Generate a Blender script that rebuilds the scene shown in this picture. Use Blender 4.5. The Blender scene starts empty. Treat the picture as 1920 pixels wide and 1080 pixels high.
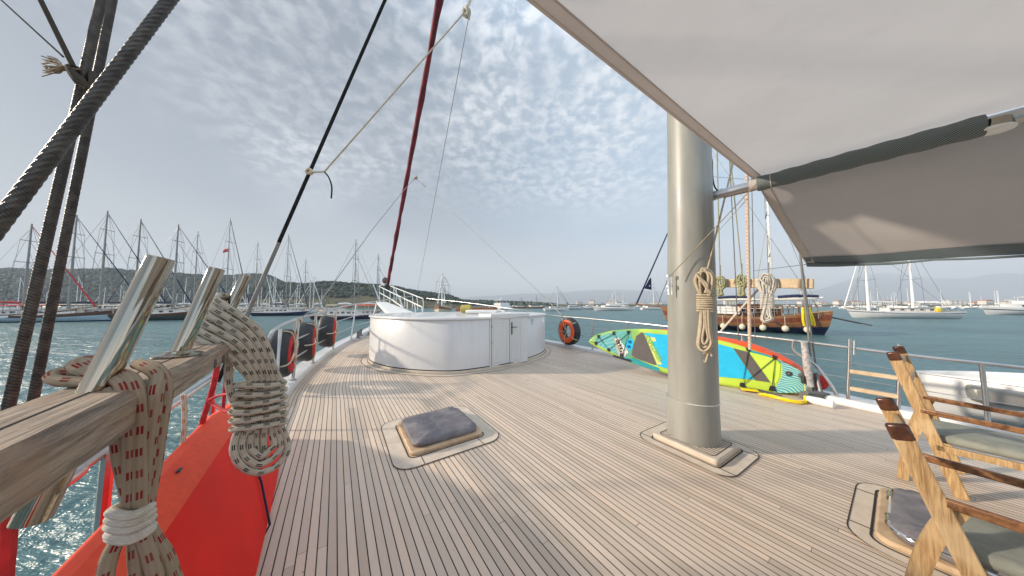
HAZE = 2.7e-4
import bpy, bmesh, math, random
from mathutils import Vector, Matrix, noise
random.seed(7)
R = math.radians
scene = bpy.context.scene
COL = scene.collection
# ---------------------------------------------------------------- camera
CH, CF, HY = 1.5, 480.0, 571.0           # eye height, focal length in px of a 1920 px frame, horizon row
PITCH = math.atan((HY-540)/CF)
cam = bpy.data.cameras.new('camera'); camo = bpy.data.objects.new('camera', cam); COL.objects.link(camo)
cam.sensor_width = 36; cam.lens = CF/1920*36; cam.clip_start = .02; cam.clip_end = 40000
camo.location = (0, 0, CH); camo.rotation_euler = (R(90)+PITCH, 0, 0)
scene.camera = camo
# ---------------------------------------------------------------- light
SUN_EL, SUN_AZ = R(21), R(-91)           # azimuth clockwise from +Y
sdir = Vector((math.sin(SUN_AZ)*math.cos(SUN_EL), math.cos(SUN_AZ)*math.cos(SUN_EL), math.sin(SUN_EL)))
sl = bpy.data.lights.new('sun', 'SUN'); so = bpy.data.objects.new('sun', sl); COL.objects.link(so)
sl.energy = 3.7; sl.angle = R(2.4); sl.color = (1, .88, .72)
so.rotation_euler = sdir.to_track_quat('Z', 'Y').to_euler(); so.location = (-30, 0, 30)
w = bpy.data.worlds.new('World'); scene.world = w; w.use_nodes = True
nt = w.node_tree; N = nt.nodes; L = nt.links; N.clear()
def wn(t, **k):
    n = N.new(t)
    for a, b in k.items(): setattr(n, a, b)
    return n
def wmath(op, a, b=None, c=None):
    n = wn('ShaderNodeMath', operation=op)
    for i, v in enumerate((a, b, c)):
        if v is None: continue
        if isinstance(v, (int, float)): n.inputs[i].default_value = v
        else: L.new(v, n.inputs[i])
    return n.outputs[0]
def wmix(f, a, b):
    n = wn('ShaderNodeMix', data_type='RGBA')
    for s, v in ((n.inputs[0], f), (n.inputs[6], a), (n.inputs[7], b)):
        if isinstance(v, (int, float)): s.default_value = v
        elif isinstance(v, tuple): s.default_value = (*v, 1)
        else: L.new(v, s)
    return n.outputs[2]
sky = wn('ShaderNodeTexSky', sky_type='NISHITA', sun_disc=False, sun_elevation=SUN_EL, sun_rotation=SUN_AZ, air_density=1.0, dust_density=1.5, ozone_density=1.0)
tc = wn('ShaderNodeTexCoord'); sp = wn('ShaderNodeSeparateXYZ'); L.new(tc.outputs['Generated'], sp.inputs[0])
zz = wmath('MAXIMUM', sp.outputs[2], 0.0)
den = wmath('ADD', zz, 0.16)
cx = wmath('DIVIDE', sp.outputs[0], den); cy = wmath('DIVIDE', sp.outputs[1], den)
cb = wn('ShaderNodeCombineXYZ'); L.new(cx, cb.inputs[0]); L.new(cy, cb.inputs[1])
def wnoise(scale, det, rough=.5, off=(0, 0, 0), dist=0.0):
    mp = wn('ShaderNodeMapping'); mp.inputs['Location'].default_value = off; L.new(cb.outputs[0], mp.inputs[0])
    n = wn('ShaderNodeTexNoise'); n.inputs['Scale'].default_value = scale; n.inputs['Detail'].default_value = det
    n.inputs['Roughness'].default_value = rough; n.inputs['Distortion'].default_value = dist; L.new(mp.outputs[0], n.inputs[0]); return n.outputs[0]
def wramp(v, a, b):
    n = wn('ShaderNodeMapRange', interpolation_type='SMOOTHSTEP'); n.inputs[1].default_value = a; n.inputs[2].default_value = b
    L.new(v, n.inputs[0]); return n.outputs[0]
puffs = wramp(wnoise(17.0, 4.0, .55, dist=.25), .36, .70)
big = wramp(wnoise(.95, 2.0, .5, off=(3.1, 1.7, 0)), .40, .60)
# the mackerel sky opens towards the left (west) horizon
side = wramp(wmath('ADD', cx, wmath('MULTIPLY', cy, .55)), -1.0, -.42)
field = wmath('MULTIPLY', side, wmath('ADD', wmath('MULTIPLY', big, .65), .35))
up = wramp(sp.outputs[2], .24, .50)
cmask = wmath('MULTIPLY', wmath('MULTIPLY', puffs, field), up)
veil = wramp(wnoise(.8, 4, .55, off=(7, 2, 0), dist=.5), .3, .75)
east = wramp(sp.outputs[0], -.55, .75)
thin = wmix(east, (1.0, 1.15, 1.36), (1.80, 2.60, 3.45))
base = wmix(.90, sky.outputs[0], thin)
hz = wramp(sp.outputs[2], .34, .02)
base = wmix(wmath('MULTIPLY', hz, .85), base, wmix(east, (2.2, 2.2, 2.2), (3.3, 3.38, 3.48)))
base = wmix(wmath('MULTIPLY', wmath('MULTIPLY', veil, field), .45), base, (2.7, 2.9, 3.15))
colr = wmix(wmath('MULTIPLY', cmask, .80), base, (4.05, 4.15, 4.3))
# added fill light: sky brightened overhead and astern, out of view
fill_gain = wmath('ADD', wmath('MULTIPLY', wramp(sp.outputs[2], .68, .92), .9), wmath('MULTIPLY', wramp(sp.outputs[1], .05, -.5), .9))
gm = wn('ShaderNodeVectorMath', operation='SCALE'); L.new(colr, gm.inputs[0]); L.new(wmath('ADD', fill_gain, 1.0), gm.inputs[3]); colr = gm.outputs[0]
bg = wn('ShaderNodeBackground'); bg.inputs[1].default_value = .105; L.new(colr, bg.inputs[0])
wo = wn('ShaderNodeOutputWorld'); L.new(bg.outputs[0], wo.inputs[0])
vs = scene.view_settings; vs.view_transform = 'Standard'; vs.look = 'None'; vs.exposure = 1.24; vs.gamma = 1; vs.use_curve_mapping = False
scene.render.engine = 'CYCLES'
# ---------------------------------------------------------------- helpers
def ray(x, y):
    u = (x-960)/CF; v = (540-y)/CF; c, s = math.cos(PITCH), math.sin(PITCH)
    return Vector((u, c-v*s, s+v*c))
E0 = Vector((0, 0, CH))
def D(x, y, z=0.0):
    r = ray(x, y); return E0 + r*((z-CH)/r.z)
def P(x, y, Y):
    r = ray(x, y); return E0 + r*(Y/r.y)
def PL(x, y, p0, n):
    r = ray(x, y); return E0 + r*((Vector(p0)-E0).dot(n)/r.dot(n))
FW = Vector((math.sin(R(-31)), math.cos(R(-31)), 0))      # the boat's fore direction
SB = Vector((FW.y, -FW.x, 0))                             # the boat's starboard direction
UP = Vector((0, 0, 1))
def cr(pts, n=6, closed=False):
    pts = [Vector(p) for p in pts]; out = []; m = len(pts)
    rng = range(m) if closed else range(m-1)
    for i in rng:
        g = (lambda k: pts[k % m]) if closed else (lambda k: pts[max(0, min(m-1, k))])
        a, b, c, d = g(i-1), g(i), g(i+1), g(i+2)
        for j in range(n):
            t = j/n; t2 = t*t; t3 = t2*t
            out.append(.5*((2*b)+(c-a)*t+(2*a-5*b+4*c-d)*t2+(3*b-a-3*c+d)*t3))
    if not closed: out.append(pts[-1])
    return out
class MB:
    def __init__(s): s.v = []; s.f = []; s.m = []; s.uv = []
    def add(s, vs, fs, mi=0, uvs=None):
        o = len(s.v); s.v += [tuple(v) for v in vs]
        for k, f in enumerate(fs):
            s.f.append([o+i for i in f]); s.m.append(mi)
            s.uv.append(uvs[k] if uvs else [(0, 0)]*len(f))
        return s
    def box(s, c, size, rot=None, mi=0):
        c = Vector(c); hx, hy, hz = [a/2 for a in size]; M = rot or Matrix.Identity(3)
        vs = [c + M @ Vector((x*hx, y*hy, z*hz)) for z in (-1, 1) for x, y in ((-1, -1), (1, -1), (1, 1), (-1, 1))]
        return s.add(vs, [(3, 2, 1, 0), (4, 5, 6, 7), (0, 1, 5, 4), (1, 2, 6, 5), (2, 3, 7, 6), (3, 0, 4, 7)], mi)
    def bar(s, a, b, w, t, wdir=None, mi=0):      # a plank from a to b, w wide along wdir, t thick
        a, b = Vector(a), Vector(b); d = (b-a).normalized()
        wd = Vector(wdir) if wdir is not None else (UP if abs(d.z) < .9 else Vector((1, 0, 0)))
        wd = (wd - d*wd.dot(d)).normalized(); td = d.cross(wd)
        M = Matrix((wd, td, d)).transposed()
        return s.box((a+b)/2, (w, t, (b-a).length), M, mi)
    def tube(s, pts, r, n=8, mi=0, closed=False, caps=True, lobes=None, flat=1.0):
        pts = [Vector(p) for p in pts]; m = len(pts)
        rr = r if isinstance(r, (list, tuple)) else [r]*m
        t0 = (pts[1]-pts[0]).normalized()
        a = Vector((0, 0, 1)) if abs(t0.z) < .9 else Vector((1, 0, 0))
        nrm = (a - t0*a.dot(t0)).normalized(); vs = []; acc = 0; lens = []
        for i, p in enumerate(pts):
            if closed: t = (pts[(i+1) % m]-pts[i-1])
            else: t = pts[min(i+1, m-1)]-pts[max(i-1, 0)]
            t = t.normalized() if t.length > 1e-9 else t0
            nrm = nrm - t*nrm.dot(t)
            nrm = nrm.normalized() if nrm.length > 1e-6 else t.orthogonal().normalized()
            bi = t.cross(nrm)
            if i: acc += (p-pts[i-1]).length
            lens.append(acc)
            for k in range(n):
                th = 2*math.pi*k/n; q = rr[i]
                if lobes: q *= 1 - lobes[1] + lobes[1]*abs(math.cos(.5*lobes[0]*(th) - acc*lobes[2]))**.7
                vs.append(p + nrm*(math.cos(th)*q) + bi*(math.sin(th)*q*flat))
        fs = []; uv = []
        for i in range(m if closed else m-1):
            j = (i+1) % m; lj = lens[j] if j else lens[-1]+(pts[0]-pts[-1]).length
            for k in range(n):
                l = (k+1) % n
                fs.append((i*n+k, i*n+l, j*n+l, j*n+k)); uv.append([(lens[i], k/n), (lens[i], (k+1)/n), (lj, (k+1)/n), (lj, k/n)])
        if caps and not closed:
            fs.append(tuple(range(n-1, -1, -1))); uv.append([(0, 0)]*n)
            fs.append(tuple((m-1)*n+k for k in range(n))); uv.append([(0, 0)]*n)
        return s.add(vs, fs, mi, uv)
    def lathe(s, c, prof, n=20, axis=(0, 0, 1), mi=0, close=False):      # prof: (radius, height)
        ax = Vector(axis).normalized(); a = ax.orthogonal().normalized(); b = ax.cross(a); c = Vector(c); vs = []
        for r, h in prof:
            for k in range(n):
                th = 2*math.pi*k/n; vs.append(c + ax*h + a*(math.cos(th)*r) + b*(math.sin(th)*r))
        fs = []; m = len(prof)
        for i in range(m if close else m-1):
            j = (i+1) % m
            for k in range(n): fs.append((i*n+k, i*n+(k+1) % n, j*n+(k+1) % n, j*n+k))
        if not close:
            fs.append(tuple(range(n-1, -1, -1))); fs.append(tuple((m-1)*n+k for k in range(n)))
        return s.add(vs, fs, mi)
    def torus(s, c, Rm, r, axis, n=36, k=12, mi=0, sq=1.0, arc=None):
        ax = Vector(axis).normalized(); a = ax.orthogonal().normalized(); b = ax.cross(a); c = Vector(c)
        prof = [(Rm + r*math.cos(2*math.pi*i/k), r*sq*math.sin(2*math.pi*i/k)) for i in range(k)]
        return s.lathe(c, prof, n, axis, mi, True)
    def ball(s, c, r, n=14, mi=0, sc=(1, 1, 1)):
        c = Vector(c); vs = []; m = n//2
        for i in range(m+1):
            ph = math.pi*i/m
            for k in range(n):
                th = 2*math.pi*k/n
                vs.append(c + Vector((math.sin(ph)*math.cos(th)*r*sc[0], math.sin(ph)*math.sin(th)*r*sc[1], math.cos(ph)*r*sc[2])))
        fs = [(i*n+k, (i+1)*n+k, (i+1)*n+(k+1) % n, i*n+(k+1) % n) for i in range(m) for k in range(n)]
        return s.add(vs, fs, mi)
    def prism(s, poly, h, mi=0, off=(0, 0, 0)):   # poly: 3D points, h: vector of extrusion
        p = [Vector(q)+Vector(off) for q in poly]; n = len(p); h = Vector(h)
        vs = p + [q+h for q in p]
        fs = [tuple(range(n-1, -1, -1)), tuple(range(n, 2*n))] + [(i, (i+1) % n, n+(i+1) % n, n+i) for i in range(n)]
        return s.add(vs, fs, mi)
    def loft(s, rings, mi=0, closed=True, caps=True, rowmi=None):
        n = len(rings[0]); vs = [p for r in rings for p in r]; fs = []; mis = []
        for i in range(len(rings)-1):
            for k in range(n if closed else n-1):
                fs.append((i*n+k, i*n+(k+1) % n, (i+1)*n+(k+1) % n, (i+1)*n+k)); mis.append(rowmi[k] if rowmi else mi)
        if caps and closed:
            fs.append(tuple(range(n-1, -1, -1))); fs.append(tuple((len(rings)-1)*n+k for k in range(n))); mis += [mi, mi]
        o = len(s.v); s.v += [tuple(v) for v in vs]
        for f, q in zip(fs, mis): s.f.append([o+i for i in f]); s.m.append(q); s.uv.append([(0, 0)]*len(f))
        return s
    def build(s, name, mats, parent=None, smooth=True, ang=38, bevel=0, recalc=True):
        me = bpy.data.meshes.new(name); me.from_pydata(s.v, [], s.f)
        mats = mats if isinstance(mats, (list, tuple)) else [mats]
        for m in mats: me.materials.append(m)
        me.polygons.foreach_set('material_index', s.m)
        ul = me.uv_layers.new(name='UVMap'); flat = []
        for u in s.uv:
            for a in u: flat += [a[0], a[1]]
        ul.data.foreach_set('uv', flat)
        if recalc:
            b = bmesh.new(); b.from_mesh(me); bmesh.ops.recalc_face_normals(b, faces=b.faces); b.to_mesh(me); b.free()
        if smooth:
            me.shade_smooth(); me.set_sharp_from_angle(angle=R(ang))
        me.update()
        o = bpy.data.objects.new(name, me); COL.objects.link(o)
        if parent is not None: attach(o, parent)
        if bevel:
            bm_ = o.modifiers.new('bevel', 'BEVEL'); bm_.width = bevel; bm_.segments = 2; bm_.limit_method = 'ANGLE'; bm_.angle_limit = R(40)
        return o
def attach(o, p):
    o.parent = p
    o.matrix_parent_inverse = p.matrix_world.inverted() if p.type != 'EMPTY' else Matrix.Translation(-p.location) if not any(p.rotation_euler) else (Matrix.LocRotScale(p.location, p.rotation_euler, p.scale)).inverted()
def tag(o, label=None, cat=None, group=None, kind=None):
    if label: o['label'] = label
    if cat: o['category'] = cat
    if group: o['group'] = group
    if kind: o['kind'] = kind
    return o
def thing(name, label, cat, loc=(0, 0, 0), group=None):
    o = bpy.data.objects.new(name, None); o.location = loc; o.empty_display_size = .1; COL.objects.link(o)
    return tag(o, label, cat, group)
def copy_tree(o, parent=None):
    c = o.copy(); COL.objects.link(c)
    if parent is not None: c.parent = parent
    for ch in list(o.children): copy_tree(ch, c)
    return c
# ---------------------------------------------------------------- materials
class MT:
    def __init__(s, name):
        s.m = bpy.data.materials.new(name); s.m.use_nodes = True; s.t = s.m.node_tree; s.N = s.t.nodes; s.L = s.t.links
        s.b = s.N['Principled BSDF']
    def n(s, t, **k):
        x = s.N.new(t)
        for a, b in k.items(): setattr(x, a, b)
        return x
    def set(s, x, i, v):
        k = x.inputs[i]
        if hasattr(v, 'is_linked') or hasattr(v, 'links'): s.L.new(v, k)
        elif isinstance(v, (tuple, list)) and len(v) == 3 and k.type == 'RGBA': k.default_value = (*v, 1)
        else: k.default_value = v
    def math(s, op, a, b=0.0, c=None):
        x = s.n('ShaderNodeMath', operation=op); s.set(x, 0, a); s.set(x, 1, b)
        if c is not None: s.set(x, 2, c)
        return x.outputs[0]
    def mix(s, f, a, b, blend='MIX'):
        x = s.n('ShaderNodeMix', data_type='RGBA', blend_type=blend); s.set(x, 0, f); s.set(x, 6, a); s.set(x, 7, b); return x.outputs[2]
    def coord(s, which='Object', scale=(1, 1, 1), rot=(0, 0, 0)):
        x = s.n('ShaderNodeTexCoord'); mp = s.n('ShaderNodeMapping'); s.L.new(x.outputs[which], mp.inputs[0])
        mp.inputs['Scale'].default_value = scale; mp.inputs['Rotation'].default_value = rot; return mp.outputs[0]
    def noise(s, vec, scale, det=3, rough=.5, dist=0):
        x = s.n('ShaderNodeTexNoise'); s.L.new(vec, x.inputs[0]); x.inputs['Scale'].default_value = scale
        x.inputs['Detail'].default_value = det; x.inputs['Roughness'].default_value = rough; x.inputs['Distortion'].default_value = dist; return x.outputs[0]
    def step(s, v, a, b):
        x = s.n('ShaderNodeMapRange', interpolation_type='SMOOTHSTEP'); s.set(x, 0, v); x.inputs[1].default_value = a; x.inputs[2].default_value = b; return x.outputs[0]
    def bump(s, h, strength=.3, dist=.01):
        x = s.n('ShaderNodeBump'); x.inputs['Strength'].default_value = strength; x.inputs['Distance'].default_value = dist
        s.L.new(h, x.inputs['Height']); s.L.new(x.outputs[0], s.b.inputs['Normal'])
    def bs(s, **k):
        for a, v in k.items(): s.set(s.b, {'color': 'Base Color', 'rough': 'Roughness', 'metal': 'Metallic', 'spec': 'Specular IOR Level', 'coat': 'Coat Weight', 'trans': 'Transmission Weight', 'sub': 'Subsurface Weight', 'sheen': 'Sheen Weight', 'ior': 'IOR'}[a], v)
        return s.m
def simple(name, col, rough=.5, metal=0, var=.12, scale=6, bump=0, coat=0, bscale=40, spec=.5):
    t = MT(name); v = t.coord('Object'); nz = t.noise(v, scale, 4, .6)
    c = t.mix(t.step(nz, .3, .7), tuple(a*(1-var) for a in col), tuple(min(1, a*(1+var)) for a in col))
    t.bs(color=c, rough=rough, metal=metal, coat=coat, spec=spec)
    if bump: t.bump(t.noise(v, bscale, 3), bump, .004)
    return t.m
def wood(name, dark, light, stretch=(1, 1, 14), scale=6, rough=.6, bump=.25, stain=None, uv=False):
    t = MT(name); v = t.coord('Object', stretch)
    g = t.noise(v, scale*3, 6, .65, .6); g2 = t.noise(t.coord('Object'), 2.5, 3)
    c = t.mix(t.step(g, .3, .72), dark, light)
    c = t.mix(t.math('MULTIPLY', t.step(g2, .5, .75), .45), c, tuple(a*.72 for a in dark))
    if stain: c = t.mix(t.math('MULTIPLY', t.step(t.noise(t.coord('Object'), 7, 4, .7), .5, .62), .8), c, stain)
    t.bs(color=c, rough=rough); t.bump(g, bump, .003); return t.m
M = {}
M['steel'] = simple('polished_steel', (.62, .62, .60), .12, 1, .05)
t = MT('mirror_steel'); uvn = t.n('ShaderNodeUVMap'); s_ = t.n('ShaderNodeSeparateXYZ'); t.L.new(uvn.outputs[0], s_.inputs[0])
cbx = t.n('ShaderNodeCombineXYZ'); t.L.new(t.math('MULTIPLY', s_.outputs[0], 1.5), cbx.inputs[0]); t.L.new(t.math('MULTIPLY', s_.outputs[1], 26.0), cbx.inputs[1])
g = t.noise(cbx.outputs[0], 1.0, 3, .6); t.bs(color=t.mix(t.step(g, .3, .75), (.26, .225, .175), (.42, .375, .31)), rough=.05, metal=1.0); t.bump(g, .12, .002); M['chrome'] = t.m
M['rail'] = simple('rail_steel', (.50, .50, .50), .30, 1, .08)
M['white'] = simple('white_gelcoat', (.63, .62, .61), .28, 0, .03, 2, coat=.3)
t = MT('streaked_white_paint'); o = t.coord('Object', (5, 5, .35)); n1 = t.noise(o, 2.2, 5, .65); n2 = t.noise(t.coord('Object'), 1.1, 4, .6)
c = t.mix(t.math('MULTIPLY', t.step(n1, .48, .78), .30), (.60, .59, .58), (.42, .39, .35)); c = t.mix(t.math('MULTIPLY', t.step(n2, .45, .7), .25), c, (.56, .54, .53)); t.bs(color=c, rough=.33, coat=.2); t.bump(n2, .12, .05); M['house_white'] = t.m
M['white_flat'] = simple('white_paint', (.74, .73, .71), .5, 0, .08, 3)
M['dirty_white'] = simple('weathered_white', (.62, .60, .57), .5, 0, .2, 5)
M['black'] = simple('black_rubber', (.022, .022, .025), .55, 0, .3, 10, bump=.2)
M['dark'] = simple('dark_paint', (.05, .045, .045), .5)
M['red_gloss'] = simple('red_plastic', (.76, .010, .005), .55, 0, .08, 2.5, bump=.08, bscale=12, spec=.15)
M['red_pale'] = simple('pale_red_plastic', (.80, .085, .040), .6, 0, .06, 30, bump=.10, spec=.2)  # paler red for the upper chamfer of the kayak
M['orange_red'] = simple('orange_red_plastic', (.80, .10, .02), .35, 0, .1, 4)
M['red_cloth'] = simple('red_cloth', (.45, .02, .02), .85, 0, .3, 14, bump=.3)
M['red_webbing'] = simple('red_webbing', (.50, .03, .035), .8, 0, .25, 30, bump=.3)
M['navy'] = simple('navy_paint', (.010, .016, .055), .3, 0, .2, 3, coat=.2)
M['navy_cloth'] = simple('navy_canvas', (.012, .018, .06), .85, 0, .3)
M['teal_paint'] = simple('pale_blue_paint', (.36, .47, .52), .4, 0, .1)
M['brown'] = simple('varnished_brown', (.075, .028, .014), .35, 0, .3, 5)
M['hullwood'] = wood('varnished_planks', (.17, .075, .03), (.33, .16, .07), (1, 1, 9), 1.5, .35)
M['green_paint'] = simple('dark_green_paint', (.03, .06, .055), .4)
M['cream'] = simple('cream_paint', (.62, .55, .42), .5)
M['yellow'] = simple('yellow_fabric', (.80, .58, .02), .6, 0, .2, 20, bump=.3)
M['flagred'] = simple('red_flag_cloth', (.55, .015, .02), .8)
M['mastgrey'] = simple('mast_metal', (.24, .235, .22), .4, .2, .1, 1)
M['mastwhite'] = simple('white_mast_paint', (.78, .78, .76), .4)
M['wire'] = simple('thin_wire', (.16, .16, .16), .5, .5)
M['cushion'] = simple('grey_olive_canvas', (.23, .235, .20), .9, 0, .15, 9, bump=.4, bscale=120)
M['glass'] = simple('dark_glass', (.02, .025, .03), .08, 0, .1)
M['ochre'] = simple('ochre_paint', (.45, .27, .09), .5)
def steelish(): pass
# twisted wire rope: dark greased steel
t = MT('wire_rope'); uvn = t.n('ShaderNodeUVMap'); s_ = t.n('ShaderNodeSeparateXYZ'); t.L.new(uvn.outputs[0], s_.inputs[0])
g = t.noise(t.coord('Object'), 30, 4, .6)
fine = t.math('ABSOLUTE', t.math('SINE', t.math('ADD', t.math('MULTIPLY', s_.outputs[0], 420.0), t.math('MULTIPLY', s_.outputs[1], 30.0))))
c = t.mix(t.step(g, .35, .7), (.030, .026, .023), (.085, .075, .066)); c = t.mix(t.math('MULTIPLY', fine, .35), c, (.13, .118, .108))
t.bs(color=c, rough=.42, metal=.65); t.bump(fine, .5, .001); M['wirerope'] = t.m
t = MT('rusty_wire_rope'); uvn = t.n('ShaderNodeUVMap'); s_ = t.n('ShaderNodeSeparateXYZ'); t.L.new(uvn.outputs[0], s_.inputs[0])
g = t.noise(t.coord('Object'), 22, 4, .6)
st = t.math('ABSOLUTE', t.math('SINE', t.math('ADD', t.math('MULTIPLY', s_.outputs[0], 260.0), t.math('MULTIPLY', s_.outputs[1], 3.14159*3))))
c = t.mix(t.step(g, .35, .7), (.045, .036, .030), (.105, .085, .068)); c = t.mix(t.math('MULTIPLY', t.step(st, .5, .1), .8), c, (.02, .016, .013))
t.bs(color=c, rough=.5, metal=.5); t.bump(st, .7, .002); M['wirerope2'] = t.m
def braid(name, base, fleck=None, period=.052, bands=4.0, fine=1500.0, dirt=(.30, .22, .14)):
    t = MT(name); uvn = t.n('ShaderNodeUVMap'); s_ = t.n('ShaderNodeSeparateXYZ'); t.L.new(uvn.outputs[0], s_.inputs[0]); U, V = s_.outputs[0], s_.outputs[1]
    nz = t.noise(t.coord('Object'), 26, 4, .65)
    c = t.mix(t.math('MULTIPLY', t.step(nz, .42, .8), .6), base, dirt)
    a = t.math('ADD', t.math('MULTIPLY', U, fine), t.math('MULTIPLY', V, 6.2832*4)); b = t.math('SUBTRACT', t.math('MULTIPLY', U, fine), t.math('MULTIPLY', V, 6.2832*4))
    w_ = t.math('MULTIPLY', t.math('SINE', a), t.math('SINE', b))
    c = t.mix(t.math('MULTIPLY', t.step(w_, .15, -.5), .25), c, tuple(q*.45 for q in base))
    if fleck:
        vb = t.math('MULTIPLY', V, bands); fv = t.math('FRACT', vb); iv = t.math('FLOOR', vb)
        fu = t.math('FRACT', t.math('ADD', t.math('DIVIDE', U, period), t.math('MULTIPLY', iv, .37)))
        two = t.math('ABSOLUTE', t.math('SUBTRACT', fv, .5))
        m1 = t.math('MULTIPLY', t.step(fu, .38, .35), t.math('MULTIPLY', t.step(two, .27, .23), t.step(two, .03, .06)))
        wnx = t.n('ShaderNodeTexWhiteNoise', noise_dimensions='2D'); cbq = t.n('ShaderNodeCombineXYZ'); t.L.new(iv, cbq.inputs[0]); t.L.new(t.math('FLOOR', t.math('ADD', t.math('DIVIDE', U, period), t.math('MULTIPLY', iv, .37))), cbq.inputs[1]); t.L.new(cbq.outputs[0], wnx.inputs['Vector'])
        m1 = t.math('MULTIPLY', m1, t.math('ADD', .78, t.math('MULTIPLY', wnx.outputs['Value'], .22)))
        c = t.mix(m1, c, fleck)
    t.bs(color=c, rough=.9, spec=.12); t.bump(w_, .5, .002); return t.m
M['rope_red'] = braid('red_flecked_rope', (.36, .28, .20), (.22, .012, .016), .046, 4.0)
M['rope_black'] = braid('black_flecked_rope', (.54, .48, .385), (.018, .018, .02), .062, 4.0)
M['rope_cream'] = braid('cream_rope', (.60, .50, .36), None, fine=1500)
M['rope_white'] = braid('white_rope', (.64, .60, .53), None, fine=1500)
M['rope_tan'] = braid('tan_rope', (.46, .36, .24), None, fine=1500)
M['rope_green'] = braid('olive_rope', (.42, .42, .25), (.10, .12, .05), .05, 3)
M['rope_orange'] = braid('orange_flecked_rope', (.68, .56, .45), (.55, .16, .06), .06, 3)
M['oldfray'] = braid('old_frayed_rope', (.060, .045, .032), None, fine=700, dirt=(.03, .024, .018))
M['dark_rope'] = simple('dark_tarred_line', (.022, .020, .019), .9, 0, .3, 30, spec=.05)
# woods
M['beam'] = wood('weathered_teak_beam', (.20, .155, .115), (.40, .33, .26), (1, 1, 1), 5, .75, .5)
M['teak_orange'] = wood('oiled_teak', (.40, .21, .075), (.66, .42, .19), (1, 1, 1), 8, .45, .35)
M['teak_dark'] = wood('dark_red_teak', (.035, .014, .008), (.11, .042, .022), (1, 1, 1), 6, .28, .2)
M['teak_pale'] = wood('pale_bare_teak', (.46, .33, .20), (.62, .48, .33), (1, 1, 1), 5, .6, .2)
M['plate'] = wood('deck_plate_teak', (.52, .435, .345), (.62, .53, .43), (1, 1, 1), 3, .7, .15)
M['plate_orange'] = wood('hatch_frame_teak', (.42, .28, .16), (.58, .43, .28), (1, 1, 1), 3, .6, .15)
M['seam'] = simple('black_caulk', (.020, .016, .014), .8)
# grain that follows the boat's length
def deckwood():
    t = MT('teak_deck_planks'); uvn = t.n('ShaderNodeUVMap'); s_ = t.n('ShaderNodeSeparateXYZ'); t.L.new(uvn.outputs[0], s_.inputs[0]); U, V = s_.outputs[0], s_.outputs[1]
    W = .0505
    q = t.math('DIVIDE', V, W); idx = t.math('FLOOR', q); fr = t.math('FRACT', q)
    wn1 = t.n('ShaderNodeTexWhiteNoise', noise_dimensions='1D'); t.L.new(idx, wn1.inputs['W'])
    r1 = wn1.outputs['Value']
    us = t.math('ADD', t.math('DIVIDE', U, 2.3), t.math('MULTIPLY', r1, 7.31)); ui = t.math('FLOOR', us); uf = t.math('FRACT', us)
    cb_ = t.n('ShaderNodeCombineXYZ'); t.L.new(idx, cb_.inputs[0]); t.L.new(ui, cb_.inputs[1])
    wn2 = t.n('ShaderNodeTexWhiteNoise', noise_dimensions='2D'); t.L.new(cb_.outputs[0], wn2.inputs['Vector'])
    r2 = wn2.outputs['Value']
    cc = t.n('ShaderNodeCombineXYZ'); t.L.new(t.math('MULTIPLY', U, 2.2), cc.inputs[0]); t.L.new(t.math('ADD', t.math('MULTIPLY', V, 60.0), t.math('MULTIPLY', r2, 50.0)), cc.inputs[1])
    g = t.noise(cc.outputs[0], 3.0, 5, .6)
    o = t.coord('Object'); big_ = t.noise(o, .55, 4, .55, .4); mid = t.noise(o, 3.2, 4, .6)
    c = t.mix(r2, (.50, .395, .305), (.71, .57, .455))
    c = t.mix(t.math('MULTIPLY', t.step(g, .35, .75), .32), c, (.45, .355, .255))
    c = t.mix(t.math('MULTIPLY', t.step(big_, .40, .68), .40), c, (.56, .49, .42))
    c = t.mix(t.math('MULTIPLY', t.step(mid, .54, .74), .30), c, (.46, .36, .24))
    wn3 = t.math('MULTIPLY', t.step(r2, .86, .93), .35); c = t.mix(wn3, c, (.68, .50, .36))
    d1 = t.math('ABSOLUTE', t.math('SUBTRACT', fr, .5)); seam = t.step(d1, .426, .446)
    butt = t.math('MULTIPLY', t.step(t.math('ABSOLUTE', t.math('SUBTRACT', uf, .5)), .4990, .4993), t.step(r2, .70, .72))
    mk = t.math('MAXIMUM', seam, butt)
    spots = t.step(t.noise(o, 38, 2, .5), .735, .76)
    c = t.mix(t.math('MULTIPLY', spots, .6), c, (.10, .08, .06))
    c = t.mix(mk, c, (.022, .016, .013))
    t.bs(color=c, rough=t.math('ADD', .50, t.math('MULTIPLY', mk, .2)))
    t.bump(t.math('SUBTRACT', t.math('MULTIPLY', g, .25), mk), .5, .002); return t.m
M['deck'] = deckwood()
# translucent awning canvas
def canvas(name, col, tr=.35, weave=900):
    t = MT(name); o = t.coord('Object'); n1 = t.noise(o, 1.3, 4, .6); n2 = t.noise(o, 9, 4, .6)
    c = t.mix(t.math('MULTIPLY', t.step(n1, .35, .7), .5), col, tuple(a*.88 for a in col)); c = t.mix(t.math('MULTIPLY', t.step(n2, .5, .8), .25), c, tuple(a*.84 for a in col))
    t.bs(color=c, rough=.85); fine_ = t.noise(o, weave, 2); t.bump(t.math('ADD', fine_, t.math('MULTIPLY', n2, 3.0)), .18, .002)
    tl = t.n('ShaderNodeBsdfTranslucent'); t.L.new(c, tl.inputs[0]); mx = t.n('ShaderNodeMixShader'); mx.inputs[0].default_value = tr
    out = t.N['Material Output']; t.L.new(t.b.outputs[0], mx.inputs[1]); t.L.new(tl.outputs[0], mx.inputs[2]); t.L.new(mx.outputs[0], out.inputs[0]); return t.m
M['awning'] = canvas('taupe_awning_canvas', (.66, .625, .60), .44)
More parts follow.
